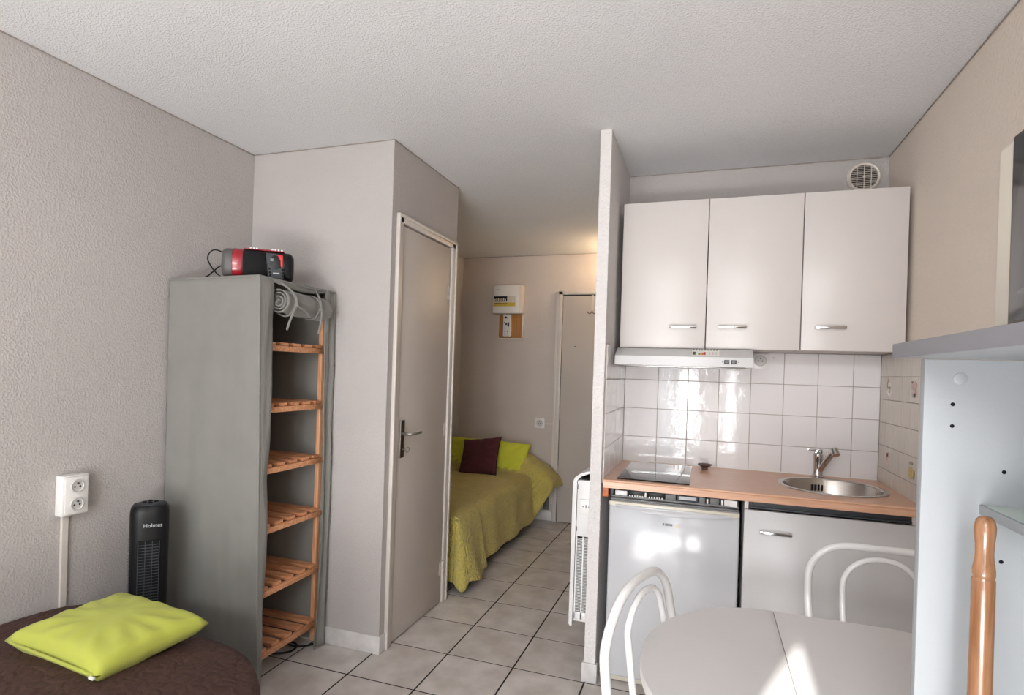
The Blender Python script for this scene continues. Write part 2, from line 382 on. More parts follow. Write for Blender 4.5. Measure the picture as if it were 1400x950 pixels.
# baseboards (tile skirting) and thin trims
def skirting(name, pieces, label=None):
    s = struct(name, None, loc=(pieces[0][0], pieces[0][2], 0))
    for (x0, x1, y0, y1) in pieces: obj('skirting_tile', box(BM(), x0, x1, y0, y1, 0.001, .086, .002), 'skirt', s)
SK = 0.009
skirting('baseboard_closet', [(-.60, CX + SK, CY0 - SK, CY0), (CX, CX + SK, CY0, -.085), (XL, -.604, CY0 - SK, CY0)])
skirting('baseboard_partition', [(PX0 - SK, PX1 + SK, PY - SK, PY), (PX0 - SK, PX0, PY, .333), (PX0 - SK, PX0, .336, .666), (PX1, PX1 + SK, PY, .03)])
skirting('baseboard_end', [(XL, -.6, YE - SK, YE), (-.597, -.172, YE - SK, YE)])
skirting('baseboard_left', [(XL, XL + SK, -4.59, -3.4), (XL, XL + SK, -3.397, -2.4), (XL, XL + SK, -2.397, -1.4), (XL, XL + SK, -1.397, -.14), (XL, XL + SK, CY1, 1.6), (XL, XL + SK, 1.603, YE - .01)])

def bead(n, p0, p1, off, label):
    p0, p1, off = Vector(p0), Vector(p1), Vector(off); L_ = (p1 - p0).length; m = max(8, int(L_ / .02)); b = BM()
    pts = [p0 + (p1 - p0) * (i / m) + off * (.5 + 1.1 * abs(nz(i * .35 + n, n, 0))) for i in range(m + 1)]
    tube(b, pts, [.0022 + .0022 * abs(nz(i * .6, n, 3)) for i in range(m + 1)], 6); struct('trim_%d' % n, b, 'bead', label, smooth=60)
bead(2, (XL, -2.6, H), (XL, CY0, H), (.004, 0, -.004), 'rough paint bead between left wall and ceiling')
bead(3, (XL, CY0, H), (CX, CY0, H), (0, -.004, -.004), 'rough paint bead above the closet front')
bead(4, (CX, CY0, H), (CX, CY1, H), (.004, 0, -.004), 'rough paint bead above the closet door')
bead(5, (PX1, YK, H), (XR, YK, H), (0, -.004, -.004), 'rough paint bead above the kitchen wall')
bead(6, (XR, -2.6, H), (XR, YK, H), (-.004, 0, -.004), 'rough paint bead between right wall and ceiling')
bead(7, (XL, YE, H), (PX0, YE, H), (0, -.004, -.004), 'rough paint bead above the entry door wall')
# kitchen wall tiles: back, partition side and right side
ZC = 0.905
TH = 0.007
gb = obj('tile_grout', box(BM(), PX1, XR, YK - TH + .002, YK, ZC - .02, 1.505), 'wgrout', wall_kitchen)
xs = [PX1 + TH] + [.895 + .1533 * i for i in range(7)] + [XR - TH]
zs = [ZC - .018, 1.040, 1.193, 1.348, 1.505]
for a, c in zip(xs, xs[1:]):
    for d, e in zip(zs, zs[1:]):
        t = put_tile(wall_kitchen, 'wall_tile', a + .0014, c - .0014, YK - TH, YK - .0005, d + .0014, e - .0014, .0012, 'wtile')
        t.rotation_euler = (random.uniform(-.002, .002), 0, random.uniform(-.003, .003))
obj('tile_grout', box(BM(), PX1, PX1 + TH - .002, PY + .02, YK - TH, ZC - .02, 1.505), 'wgrout', wall_partition)
ys = [PY + .02, .190, .343, .496, YK - TH]
for a, c in zip(ys, ys[1:]):
    for d, e in zip(zs, zs[1:]):
        put_tile(wall_partition, 'wall_tile', PX1 + .0005, PX1 + TH, a + .0014, c - .0014, d + .0014, e - .0014, .0012, 'wtile')
obj('tile_grout', box(BM(), XR - TH + .002, XR, .012, YK - TH, ZC - .02, 1.505), 'wgrout', wall_right)
zr = [ZC - .018, .974, 1.080, 1.187, 1.294, 1.400, 1.505]
yr = [.010 + .1058 * i for i in range(7)]
for a, c in zip(yr, yr[1:]):
    for d, e in zip(zr, zr[1:]):
        put_tile(wall_right, 'decor_tile', XR - TH, XR - .0005, a + .0006, min(c, YK - TH) - .0006, d + .0013, e - .0013, .0008, 'btile')
# painted fruit and jar motifs on some of the right-hand tiles
def blob(bm, cy, cz, pts, x=XR - TH):
    prism(bm, [(cy + p[0], cz + p[1]) for p in pts], 'x', x - .0012, x + .0004)
def oval(ry, rz, dy=0, dz=0, n=14): return [(dy + ry * math.cos(2 * PI * i / n), dz + rz * math.sin(2 * PI * i / n)) for i in range(n)]
b = BM(); blob(b, .499, 1.345, oval(.034, .022, 0, -.012)); blob(b, .499, 1.345, oval(.020, .017, .006, .016)); obj('painted_jar', b, 'motif_w', wall_right)
b = BM(); blob(b, .499, 1.352, [(.026, -.006), (.036, .01), (.030, .03), (.012, .04), (.014, .035), (.026, .026), (.03, .01)], XR - TH - .0008); blob(b, .499, 1.33, oval(.010, .004), XR - TH - .0008); obj('painted_jar_outline', b, 'motif_g', wall_right)
b = BM(); blob(b, .180, 1.36, oval(.036, .018, 0, .005)); blob(b, .180, 1.34, oval(.014, .016, -.02, -.006)); obj('painted_fruit', b, 'motif_p', wall_right)
b = BM(); blob(b, .175, 1.325, oval(.020, .010)); blob(b, .2, 1.378, oval(.012, .005), XR - TH - .0008); obj('painted_leaf', b, 'motif_g', wall_right)
b = BM(); blob(b, .497, 1.047, oval(.014, .010)); blob(b, .500, 1.020, [(-.012, .026), (.014, .028), (.010, 0), (-.004, -.026), (-.014, -.03), (-.012, 0)]); obj('painted_spoon', b, 'motif_p', wall_right)
b = BM(); blob(b, .185, 1.012, oval(.026, .026)); obj('painted_fruit', b, 'motif_y', wall_right)
b = BM(); blob(b, .185, 1.052, oval(.022, .007)); blob(b, .148, 1.010, oval(.008, .02)); obj('painted_leaf', b, 'motif_g', wall_right)

# ------------------------------------------------------------------ doors
d1 = struct('door_1', None, loc=(CX, DY0, 0), label='grey flat closet door with dark handle plate and three hinges')
b = BM()
FX0, FX1 = CX - .046, CX + .013
for (a, c, d, e) in ((DY0 - .028, DY0 + .022, 0.001, 2.108), (DY1 - .022, DY1 + .032, 0.001, 2.108), (DY0 - .028, DY1 + .032, 2.08, 2.118)): box(b, FX0, FX1, a, c, d, e, .003)
obj('door_frame', b, 'frame', d1)
b = BM()
for (a, c, d, e) in ((DY0 - .030, DY0 - .014, 0.001, 2.108), (DY1 + .018, DY1 + .034, 0.001, 2.108), (DY0 - .030, DY1 + .034, 2.104, 2.120)): box(b, CX, CX + .020, a, c, d, e, .003)
obj('architrave', b, 'frame', d1)
obj('door_gap', box(BM(), CX - .044, CX - .0395, DY0 + .021, DY1 - .021, .004, 2.081), 'dark', d1)  # dark sheet painting the shade around the leaf
leaf = obj('door_leaf', box(BM(), CX - .038, CX + .004, DY0 + .027, DY1 - .027, .008, 2.072, .002), 'door', d1)
b = BM(); box(b, CX + .0042, CX + .0125, -.004, .036, .920, 1.108, .002); obj('handle_plate', b, 'bronze', leaf)
b = BM(); box(b, CX + .0045, CX + .0135, -.0085, -.0035, .920, 1.108, .001); obj('plate_edge', b, 'steel', leaf)
b = BM(); tube(b, smoothpath([(CX + .012, .016, 1.040), (CX + .045, .016, 1.040), (CX + .060, .022, 1.040), (CX + .062, .05, 1.040), (CX + .060, .125, 1.043)], 2), .0075, 10); obj('door_handle', b, 'steel', leaf)
b = BM(); cyl(b, (CX + .012, .016, .962), (CX + .03, .016, .962), .0025, n=8)
tube(b, [(CX + .042 + .011 * math.cos(a), .016 + .011 * math.sin(a) * .5, .962 + .011 * math.sin(a)) for a in [2 * PI * i / 16 for i in range(16)]], .0022, 6, closed=True); obj('key', b, 'steel', leaf)
for z in (.205, 1.018, 1.812):
    b = BM(); yy = DY1 - .025
    cyl(b, (CX + .011, yy, z - .040), (CX + .011, yy, z - .002), .008, n=10); cyl(b, (CX + .011, yy, z + .002), (CX + .011, yy, z + .042), .008, n=10)
    box(b, CX + .003, CX + .006, yy - .03, yy, z - .038, z + .04); obj('hinge', b, 'frame', d1)

d2 = struct('door_2', None, loc=(-.165, YE, 0), label='taupe flat entry door with peephole at the end of the hallway')
b = BM(); EX0, EX1, EZ = -.128, .642, 2.082
for (a, c, d, e) in ((EX0 - .034, EX0 + .004, .001, EZ + .03), (EX1 - .004, PX0 - .001, .001, EZ + .03), (EX0 - .034, PX0 - .001, EZ, EZ + .036)): box(b, a, c, YE - .03, YE + .02, d, e, .003)
obj('door_frame', b, 'frame', d2)
obj('door_gap', box(BM(), EX0 + .001, EX1 - .001, YE - .006, YE - .0005, .004, EZ), 'dark', d2)  # dark backing stands in for shade between leaf and frame
leaf2 = obj('door_leaf', box(BM(), EX0 + .009, EX1 - .009, YE - .022, YE + .015, .008, EZ - .010, .002), 'door', d2)
b = BM(); cyl(b, (.004, YE - .0225, 1.609), (.004, YE - .030, 1.609), .010, n=16); pe = obj('peephole', b, 'steel', leaf2)
b = BM(); cyl(b, (.004, YE - .0295, 1.609), (.004, YE - .0315, 1.609), .006, n=12); obj('peephole_lens', b, 'blackmat', leaf2)
for z in (.47, 1.755, .98):
    b = BM(); xx = EX0 + .004
    cyl(b, (xx, YE - .034, z - .042), (xx, YE - .034, z - .002), .008, n=10); cyl(b, (xx, YE - .034, z + .002), (xx, YE - .034, z + .042), .008, n=10); obj('hinge', b, 'frame', d2)
b = BM(); box(b, .40, .44, YE - .03, YE - .022, .9, 1.12, .002); tube(b, smoothpath([(.42, YE - .03, 1.03), (.42, YE - .07, 1.03), (.41, YE - .08, 1.03), (.30, YE - .08, 1.03)]), .008, 8); obj('door_handle', b, 'steel', leaf2)
hk = thing('coat_hook', 'white metal double coat hook hung over the top of the taupe entry door', 'hook', (.150, YE - .024, 1.90))
b = BM(); box(b, .141, .159, YE - .0265, YE - .0225, 1.90, EZ - .005); obj('hook_strap', b, 'frame', hk)
b = BM()
for s in (-1, 1): tube(b, smoothpath([(.150, YE - .028, 1.935), (.150 + s * .008, YE - .036, 1.912), (.150 + s * .026, YE - .05, 1.906), (.150 + s * .042, YE - .055, 1.928)], 2), .0035, 8)
obj('hook_prong', b, 'bronze', hk)

# ------------------------------------------------------------------ hallway fittings
cb = thing('cable_conduit', 'white vertical cable conduit running beside the entry door frame', 'conduit', (-.180, YE, .16))
obj('conduit_cover', box(BM(), -.187, -.164, YE - .018, YE, .16, 2.11, .003), 'plastic2', cb)
obj('conduit_branch', box(BM(), -.262, -.187, YE - .012, YE, .888, .904, .002), 'plastic2', cb)
wv = thing('low_wall_box', 'small grey cover plate low on the hall wall behind the green bedspread', 'cover plate', (-.22, YE, .10))
obj('box_frame', box(BM(), -.262, -.188, YE - .012, YE, .09, .34, .003), 'plastic2', wv); obj('box_cover', box(BM(), -.254, -.196, YE - .016, YE - .012, .10, .33, .002), 'midgrey', wv)

def socket_face(parent, cx, cz, y, s=.028, wallax='y'):
    """round recessed socket well with two pin holes and an earth pin; faces -y or +x"""
    def P(u, v, h): return (cx + u, y - h, cz + v) if wallax == 'y' else (y + h, cx + u, cz + v)
    b = BM(); n = 24
    R = [[b.verts.new(P(r * math.cos(2 * PI * i / n), r * math.sin(2 * PI * i / n), h)) for i in range(n)] for r, h in ((s * 1.04, .0003), (s, .0040), (s * .90, .0044), (s * .80, .0010), (0.0005, .0010))]
    for A, B in zip(R, R[1:]):
        for i in range(n): b.faces.new((A[i], A[(i + 1) % n], B[(i + 1) % n], B[i]))
    o = obj('socket_well', b, 'wellgrey', parent)
    for u in (-.0095, .0095):
        b = BM(); cyl(b, P(u, -.002, .0006), P(u, -.002, .0016), .0036, n=8); obj('pin_hole', b, 'blackmat', o)
    b = BM(); cyl(b, P(0, .011, .0006), P(0, .011, .0080), .0032, n=8); obj('earth_pin', b, 'darkgrey', o)

so = thing('wall_socket', 'single square white wall socket on the hall wall left of the entry door', 'socket', (-.313, YE, .897))
obj('socket_plate', box(BM(), -.360, -.264, YE - .012, YE, .850, .942, .004), 'plastic', so)
socket_face(so, -.312, .896, YE - .0125, .030)

ep = thing('fuse_box', 'white fuse box with black breaker window and yellow label strip on the hall wall', 'fuse box', (-.64, YE, 1.90))
obj('panel_body', box(BM(), -.785, -.497, YE - .085, YE, 1.905, 2.172, .006), 'plastic2', ep)
fr = obj('panel_front', box(BM(), -.778, -.530, YE - .091, YE - .085, 1.91, 2.167, .003), 'plastic', ep)
obj('breaker_window', box(BM(), -.774, -.640, YE - .0935, YE - .091, 2.015, 2.066, .001), 'black', fr)
for i in range(7): obj('breaker_switch', box(BM(), -.765 + i * .0172, -.755 + i * .0172, YE - .098, YE - .0935, 2.020 + .004 * (i % 2), 2.040 + .004 * (i % 3), .001), 'plastic2', fr)
obj('label_strip', box(BM(), -.774, -.560, YE - .0925, YE - .091, 1.972, 2.008), 'yellow', fr)
b = BM()
for i in range(9): box(b, -.765 + i * .0145, -.757 + i * .0145, YE - .0932, YE - .0925, 1.997, 2.003 + .002 * (i % 2))
obj('label_print', b, 'black', fr)
obj('blank_cover', box(BM(), -.632, -.560, YE - .0925, YE - .091, 2.012, 2.068), 'plastic2', fr)
obj('maker_print', box(BM(), -.747, -.722, YE - .0918, YE - .091, 2.122, 2.130), 'greytext', fr)
mb = thing('meter_board', 'small wooden meter board with grey breaker under the fuse box', 'meter board', (-.63, YE, 1.68))
obj('backing_board', box(BM(), -.738, -.512, YE - .02, YE, 1.682, 1.904, .002), 'board', mb)
obj('board_trim', box(BM(), -.512, -.500, YE - .024, YE, 1.672, 1.904, .001), 'plastic2', mb); obj('board_trim', box(BM(), -.742, -.500, YE - .024, YE, 1.668, 1.680, .001), 'plastic2', mb)
obj('dark_slot', box(BM(), -.700, -.688, YE - .022, YE - .02, 1.69, 1.90), 'bronze', mb)
br = obj('main_breaker', box(BM(), -.687, -.612, YE - .055, YE - .02, 1.695, 1.902, .004), 'plastic', mb)
for (a, c, d, e) in ((-.672, -.652, 1.862, 1.880), (-.650, -.638, 1.864, 1.872), (-.662, -.648, 1.800, 1.816), (-.642, -.626, 1.785, 1.825), (-.676, -.668, 1.818, 1.828), (-.668, -.660, 1.735, 1.742), (-.645, -.636, 1.735, 1.742)):
    obj('breaker_button', box(BM(), a, c, YE - .060, YE - .055, d, e, .001), 'black', br)

# hall lamp (an uplighter on the hall side of the partition, hidden from here by the wall's edge)
la = thing('wall_lamp', 'warm glowing uplighter wall lamp beside the entry door near the ceiling', 'lamp', (PX0, 2.33, 2.20))
obj('lamp_plate', box(BM(), PX0 - .012, PX0 - .0005, 2.29, 2.37, 2.16, 2.26, .004), 'plastic', la)
b = BM(); lathe(b, [(.018, 2.16), (.05, 2.175), (.078, 2.215), (.088, 2.262), (.084, 2.262), (.074, 2.218), (.046, 2.181), (.001, 2.178)], (PX0 - .10, 2.33, 0), 24); obj('lamp_bowl', b, 'plastic', la)
b = BM(); lathe(b, [(.001, 2.18), (.016, 2.185), (.024, 2.205), (.026, 2.225), (.018, 2.245), (.001, 2.252)], (PX0 - .10, 2.33, 0), 16); obj('bulb', b, 'lampglass', la)
b = BM(); tube(b, [(PX0 - .012, 2.33, 2.20), (PX0 - .04, 2.33, 2.185), (PX0 - .06, 2.33, 2.183)], .008, 8); obj('lamp_arm', b, 'plastic', la)
ld = bpy.data.lights.new('lamp_glow', 'POINT'); ld.energy = 13.0; ld.color = (1.0, .72, .42); ld.shadow_soft_size = .03
lo = bpy.data.objects.new('lamp_glow', ld); COL.objects.link(lo); lo.location = (PX0 - .10, 2.33, 2.29)

# electric heater on the hall side of the partition
he = thing('electric_heater', 'white electric convector heater hung on the hall side of the partition wall', 'heater', (.61, .45, .20))
HY0, HY1 = .115, .78
prof = [(.658, .222), (.600, .222), (.572, .205), (.566, .215), (.566, .855), (.574, .878), (.600, .900), (.630, .912), (.658, .915)]
b = BM(); prism(b, [(.582, .196), (.570, .190), (.563, .20), (.563, .862), (.571, .884), (.598, .905), (.630, .917), (.645, .919), (.645, .908), (.60, .893), (.582, .872)], 'y', HY0 - .006, HY1 + .006, .002); obj('front_shell', b, 'heater', he)
b = BM(); box(b, .584, .656, HY0 + .004, HY1, .61, .872, .002); obj('heater_body', b, 'heater', he)
b = BM(); box(b, .587, .652, HY0 + .03, HY1 - .03, .225, .61); obj('heater_core', b, 'dark', he)
b = BM()
for i in range(52): box(b, .584, .655, HY0 + .004, HY0 + .010, .262 + i * .0066, .2645 + i * .0066)
for x in (.584, .616, .648): box(b, x, x + .006, HY0 + .002, HY0 + .011, .225, .61)
box(b, .584, .656, HY0 + .002, HY0 + .012, .215, .258, .002); obj('side_grille', b, 'heater', he)
b = BM()
for i in range(22): box(b, .600, .650, HY0 + .02 + i * .0285, HY0 + .036 + i * .0285, .873, .880)
obj('outlet_slot', b, 'dark', he)
tb = obj('thermostat', box(BM(), .600, .652, HY0 - .006, HY0 + .004, .715, .785, .003), 'plastic', he)
b = BM(); box(b, .612, .618, HY0 - .007, HY0 - .006, .75, .756); box(b, .626, .632, HY0 - .007, HY0 - .006, .745, .762); box(b, .638, .642, HY0 - .007, HY0 - .006, .75, .756); obj('thermostat_mark', b, 'greytext', tb)
for z in (.83, .635): obj('side_clip', box(BM(), .583, .588, HY0 - .003, HY0 + .004, z, z + .02), 'midgrey', he)
for y in (.25, .60): obj('wall_bracket', box(BM(), .640, .6595, y, y + .03, .3, .8), 'steel', he)

# ------------------------------------------------------------------ cushions
def cushion(name, label, w, h, t, m, seed=1, group=None, piping=None, pinch=0.14):
    """square cushion lying in its own XY plane, z up"""
    o = thing(name, label, 'cushion', group=group)
    b = BM(); n = 26
    def f(sg):
        def g(u, v):
            x, y = 2 * u - 1, 2 * v - 1
            ex = (1 - x * x) ** .5 if abs(x) < 1 else 0; ey = (1 - y * y) ** .5 if abs(y) < 1 else 0
            th = (max(ex, 0) * max(ey, 0)) ** .5
            px = x * (1 - pinch * (1 - y * y) * x * x * .35 * 1.6); py = y * (1 - pinch * (1 - x * x) * y * y * .35 * 1.6)
            wr = 0.0
            r = max(abs(x), abs(y))
            ang = math.atan2(y, x)
            wr = .012 * math.sin(13 * ang + seed) * (r ** 3) * (1 - r) * 4 + .010 * nz(x * 2.2 + seed, y * 2.2, sg) * th
            return (px * w / 2, py * h / 2, sg * (t / 2 * th) + wr * (1 if sg > 0 else .4) * th)
        return g
    gridsurf(b, f(1), n, n); gridsurf(b, f(-1), n, n)
    bmesh.ops.remove_doubles(b, verts=b.verts, dist=.0004)
    obj('cushion_cover', b, m, o, local=True, smooth=180)
    if piping:
        b = BM(); pts = []
        g = f(1); k = 20
        for i in range(k): pts.append(g(i / k, 0))
        for i in range(k): pts.append(g(1, i / k))
        for i in range(k): pts.append(g(1 - i / k, 1))
        for i in range(k): pts.append(g(0, 1 - i / k))
        tube(b, pts, .0035, 6, closed=True); obj('piping', b, piping, o, local=True)
    return o

# ------------------------------------------------------------------ green bed in the hall
gbd = thing('single_bed', 'low single bed under the olive green bedspread at the end of the hall', 'bed', (-.71, 1.68, 0))
obj('bed_base', box(BM(), -1.10, -.335, .78, 2.57, .12, .25, .01), 'bedbase', gbd)
obj('mattress', box(BM(), -1.115, -.315, .765, 2.58, .25, .435, .035, 3), 'mattress', gbd)
for x in (-1.06, -.37):
    for y in (.86, 2.42):
        b = BM(); cyl(b, (x, y, .001), (x, y, .125), .021, .026, 14); obj('leg', b, 'bedbase', gbd)
# the spread: cross-sections along the bed
b = BM()
def spread(u, v):
    # v: along the bed from the near end (incl. its hanging end) to the wall; u: from wall side over the top to the hem
    y = .735 + v * (2.574 - .735)
    bol = math.exp(-((y - 2.45) / .150) ** 6) * .160 if y > 2.1 else 0.0
    top = .462 + bol + .006 * nz(u * 5, y * 4, 0)
    xe = -.292 + .012 * nz(0, y * 3, 5)
    ut = .58
    k = min(1, max(0, (y - 2.27) / .05)); k = k * k * (3 - 2 * k)
    lob = 1 - min(1, max(0, (y - 1.02) / .07)); lob = lob * lob * (3 - 2 * lob)
    corner = max(0, 1 - (y - .735) / .30)
    hem = .088 * (1 - k) + .345 * k - .032 * lob * (1 - .35 * math.cos((y - .735) * 21)) + .008 * math.sin(y * 11) * (1 - lob)
    hem = max(hem, .018)
    if u <= ut:
        s = u / ut; x = -1.122 + s * (xe + 1.122)
        rd = max(0, (s - .90) / .10); z = top - .022 * rd * rd - bol * .25 * max(0, (s - .75) / .25) ** 2
        return (x, y, z)
    s = (u - ut) / (1 - ut)
    zt = top - .022 - bol * .25
    z = zt + (hem - zt) * s
    flare = .040 * s + .010 * s * math.sin(y * 15 + 1) + .012 * s * nz(3, y * 6, s * 2) + .045 * lob * s * (1 + .35 * math.sin((y - .735) * 22)) + .15 * k * s + .05 * k * math.sin(s * PI)
    x = xe + .012 * math.sin(min(1, s * 8) * PI / 2) + flare
    return (x, y, z)
gridsurf(b, spread, 60, 130)
# hanging near end of the spread
def spread_end(u, v):
    p = Vector(spread(u, 0)); bot = .06
    if u <= .58:
        z = p.z + (bot - p.z) * v
        return (p.x, p.y - .015 * math.sin(min(1, v * 6) * PI / 2) - .03 * v - .012 * v * math.sin(p.x * 24), z)
    return tuple(p + Vector((0, -.03 * v, -.004 * v)))
gridsurf(b, lambda u, v: spread_end(u * .58, v), 36, 25)
def corner_cone(u, v):
    A = Vector(spread(.58 + .42 * v, 0)); B = Vector(spread_end(.58, v)); B.z = A.z + (B.z - A.z) * .2
    return A * (1 - u) + B * u + Vector((.02, -.03, -.05 * v)) * math.sin(u * PI) * v
gridsurf(b, corner_cone, 10, 25)
bmesh.ops.remove_doubles(b, verts=b.verts, dist=.0005)
sp = obj('bedspread', b, 'olive', smooth=180); tag(sp, 'olive green quilted bedspread draped over the hall bed', 'bedspread'); solid(sp, .006, 1)
c = cushion('cushion', 'lime cushion at the left, behind the burgundy one on the hall bed', .38, .30, .10, 'lime2', 2, 'lime cushions on the hall bed')
c.location = (-.925, 2.375, .60); c.rotation_euler = (math.radians(68), 0, math.radians(3))
c = cushion('cushion', 'lime cushion at the right of the burgundy one on the hall bed', .38, .30, .10, 'lime2', 5, 'lime cushions on the hall bed')
c.location = (-.535, 2.365, .592); c.rotation_euler = (math.radians(66), math.radians(4), math.radians(-2))
c = cushion('cushion', 'burgundy square cushion with dark piping leaning on lime cushions', .37, .37, .11, 'burgundy', 3, piping='blackmat')
c.location = (-.742, 2.20, .600); c.rotation_euler = (math.radians(57), math.radians(-8), math.radians(-3))

# ------------------------------------------------------------------ brown bed in the foreground
fb = thing('divan_bed', 'low bed under the brown quilt beside the left wall in the foreground', 'bed', (-.52, -1.9, 0))
obj('bed_base', box(BM(), -1.10, .03, -2.75, -1.14, .10, .24, .02), 'bedbase', fb)
obj('mattress', box(BM(), -1.11, .04, -2.76, -1.13, .24, .40, .05, 3), 'mattress', fb)
for x in (-1.04, -.06):
    for y in (-2.66, -1.22):
        b = BM(); cyl(b, (x, y, .001), (x, y, .105), .025, .03, 14); obj('leg', b, 'bedbase', fb)
b = BM()
BX0, BX1, BY0, BY1 = -1.128, .085, -2.80, -.965
def quilt(u, v):
    # polar-like rounded sheet: u 0..1 from centre to hem, v around
    a = v * 2 * PI
    cx, cy = (BX0 + BX1) / 2, (BY0 + BY1) / 2; hx, hy = (BX1 - BX0) / 2, (BY1 - BY0) / 2
    ca, sa = math.cos(a), math.sin(a)
    p = 9.0 if ca < 0 else (3.4 if sa < 0 else 2.5)
    dr = .050 if ca > 0 else .050 - .038 * min(1, -ca * 2)
    k = (abs(ca) ** p + abs(sa) ** p) ** (-1 / p)
    ex, ey = k * ca, k * sa
    if u < .7:
        s = u / .7; r = s * .985
        z = .458 - dr * max(0, s - .45) ** 1.7 / .36 + .006 * nz(ex * s * 3, ey * s * 3, 1)
        return (cx + ex * hx * r, cy + ey * hy * r, z)
    s = (u - .7) / .3
    z0 = .458 - dr * .55 ** 1.7 / .36
    lim = 0.012 * math.sin(14 * a) * s
    r = .985 + .015 * math.sin(min(1, s * 4) * PI / 2)
    x = cx + ex * (hx * r + lim); y = cy + ey * (hy * r + lim)
    return (max(x, XL + .014), y, z0 - (z0 - .09) * (s ** 1.15))
gridsurf(b, quilt, 44, 120); bmesh.ops.remove_doubles(b, verts=b.verts, dist=.0006)
bq = obj('quilt', b, 'brown', smooth=180); tag(bq, 'dark brown quilted bedcover over the foreground bed', 'quilt'); solid(bq, .008, 1)
c = cushion('cushion', 'large lime green cushion with zip lying on the brown quilt', .43, .36, .115, 'lime', 8, pinch=.16)
c.location = (-.640, -1.188, .497); c.rotation_euler = (math.radians(1.5), math.radians(2), math.radians(-3))
b = BM(); box(b, -.195, .195, -.1805, -.174, -.0035, .0035, .001); obj('zip', b, 'lime', c, local=True)
b = BM(); box(b, .192, .212, -.190, -.182, -.004, .002, .001); obj('zip_pull', b, 'cream', c, local=True)

# ------------------------------------------------------------------ double outlet and trunking on the left wall
do = thing('double_wall_socket', 'white surface-mounted double socket on the left wall above the brown bed', 'socket', (XL, -1.005, .865))
obj('socket_box', box(BM(), XL, XL + .042, -1.052, -.956, .778, .930, .006), 'plastic', do)
obj('socket_plate', box(BM(), XL + .042, XL + .048, -1.046, -.962, .784, .924, .004), 'plastic', do)
for z in (.888, .820): socket_face(do, -1.004, z, XL + .0485, .024, 'x')
tr = struct('trim_1', box(BM(), XL, XL + .012, -1.030, -1.006, .087, .778, .002), 'frame', label='beige cable trunking below the double socket')

# ------------------------------------------------------------------ tower fan
fan = thing('tower_fan', 'black tower fan standing between the brown bed and the fabric wardrobe', 'fan', (-.985, -.785, 0), math.radians(50))
HW = .070
sec = []
for i in range(40):
    a = 2 * PI * i / 40; q = 3.4
    k = (abs(math.cos(a)) ** q + abs(math.sin(a)) ** q) ** (-1 / q); sec.append((HW * k * math.cos(a) * .98, HW * k * math.sin(a) * .92))
b = BM(); lathe(b, [(.001, .001), (.100, .001), (.105, .012), (.09, .026), (.06, .034), (.001, .036)], n=36); obj('base', b, 'black', fan, local=True)
b = BM()
rings = []
for z, s in ((.03, .93), (.06, .97), (.2, .98), (.735, 1.0), (.758, 1.0), (.774, .95), (.785, .84), (.788, .70)):
    rings.append([b.verts.new((p[0] * s, p[1] * s, z)) for p in sec])
for A, B in zip(rings, rings[1:]):
    for i in range(40): b.faces.new((A[i], A[(i + 1) % 40], B[(i + 1) % 40], B[i]))
b.faces.new(rings[0]); b.faces.new(rings[-1]); obj('housing', b, 'black', fan, local=True)
b = BM(); lathe(b, [(.001, .793), (.040, .793), (.046, .789), (.046, .786)], n=30); cp = obj('control_ring', b, 'darkgrey', fan, local=True)
b = BM()
for a in range(4):
    x, y = .020 * math.cos(a * PI / 2), .020 * math.sin(a * PI / 2); lathe(b, [(.001, .797), (.007, .797), (.009, .792)], (x, y, 0), 12)
obj('control_button', b, 'blackmat', cp, local=True)
FY = -HW * .92
b = BM(); box(b, -.040, .040, FY - .002, FY + .006, .14, .655, .004); gp = obj('grille_panel', b, 'blackmat', fan, local=True)
b = BM()
for i in range(43): box(b, -.037, .037, FY - .0055, FY - .001, .148 + i * .0116, .1505 + i * .0116)
for x in (-.036, -.012, .012, .036): box(b, x - .0013, x + .0013, FY - .0062, FY - .001, .145, .65)
obj('grille_bar', b, 'darkgrey', gp, local=True)
SX = -HW * .975
for yv in (-.036, .008):
    b = BM()
    for i in range(46): box(b, SX - .003, SX + .004, yv, yv + .006, .14 + i * .0112, .1445 + i * .0112)
    obj('side_vent', b, 'midgrey', fan, local=True)
text('brand_print', 'Holmes', .021, 'silvertext', fan, (.012, FY - .0016, .712), (PI / 2, 0, 0))

# ------------------------------------------------------------------ fabric wardrobe
wd = thing('fabric_wardrobe', 'tall grey fabric wardrobe with open front and pine slatted shelves', 'wardrobe', (-.86, -.38, 0))
WX0, WX1, WZ = -1.122, -.600, 1.728
WT0, WT1 = -.642, -.140      # top y extents (near, far)
WB0, WB1 = -.588, -.150
def panel(bm, p00, p10, p11, p01, nu, nv, nrm, amp, seed, vert=1.0):
    p00, p10, p11, p01, nrm = map(Vector, (p00, p10, p11, p01, nrm))
    def f(u, v):
        p = (p00 * (1 - u) + p10 * u) * (1 - v) + (p01 * (1 - u) + p11 * u) * v
        e = math.sin(min(1, u * 6) * PI / 2) * math.sin(min(1, (1 - u) * 6) * PI / 2) * min(1, (1 - v) * 8)
        w = (nz(u * 5 * vert + seed, v * 1.7, seed) + .30 * nz(u * 12 * vert, v * 5 + seed, seed * 2)) * amp * e * (1.35 - .8 * v)
        return p + nrm * w
    return gridsurf(bm, f, nu, nv)
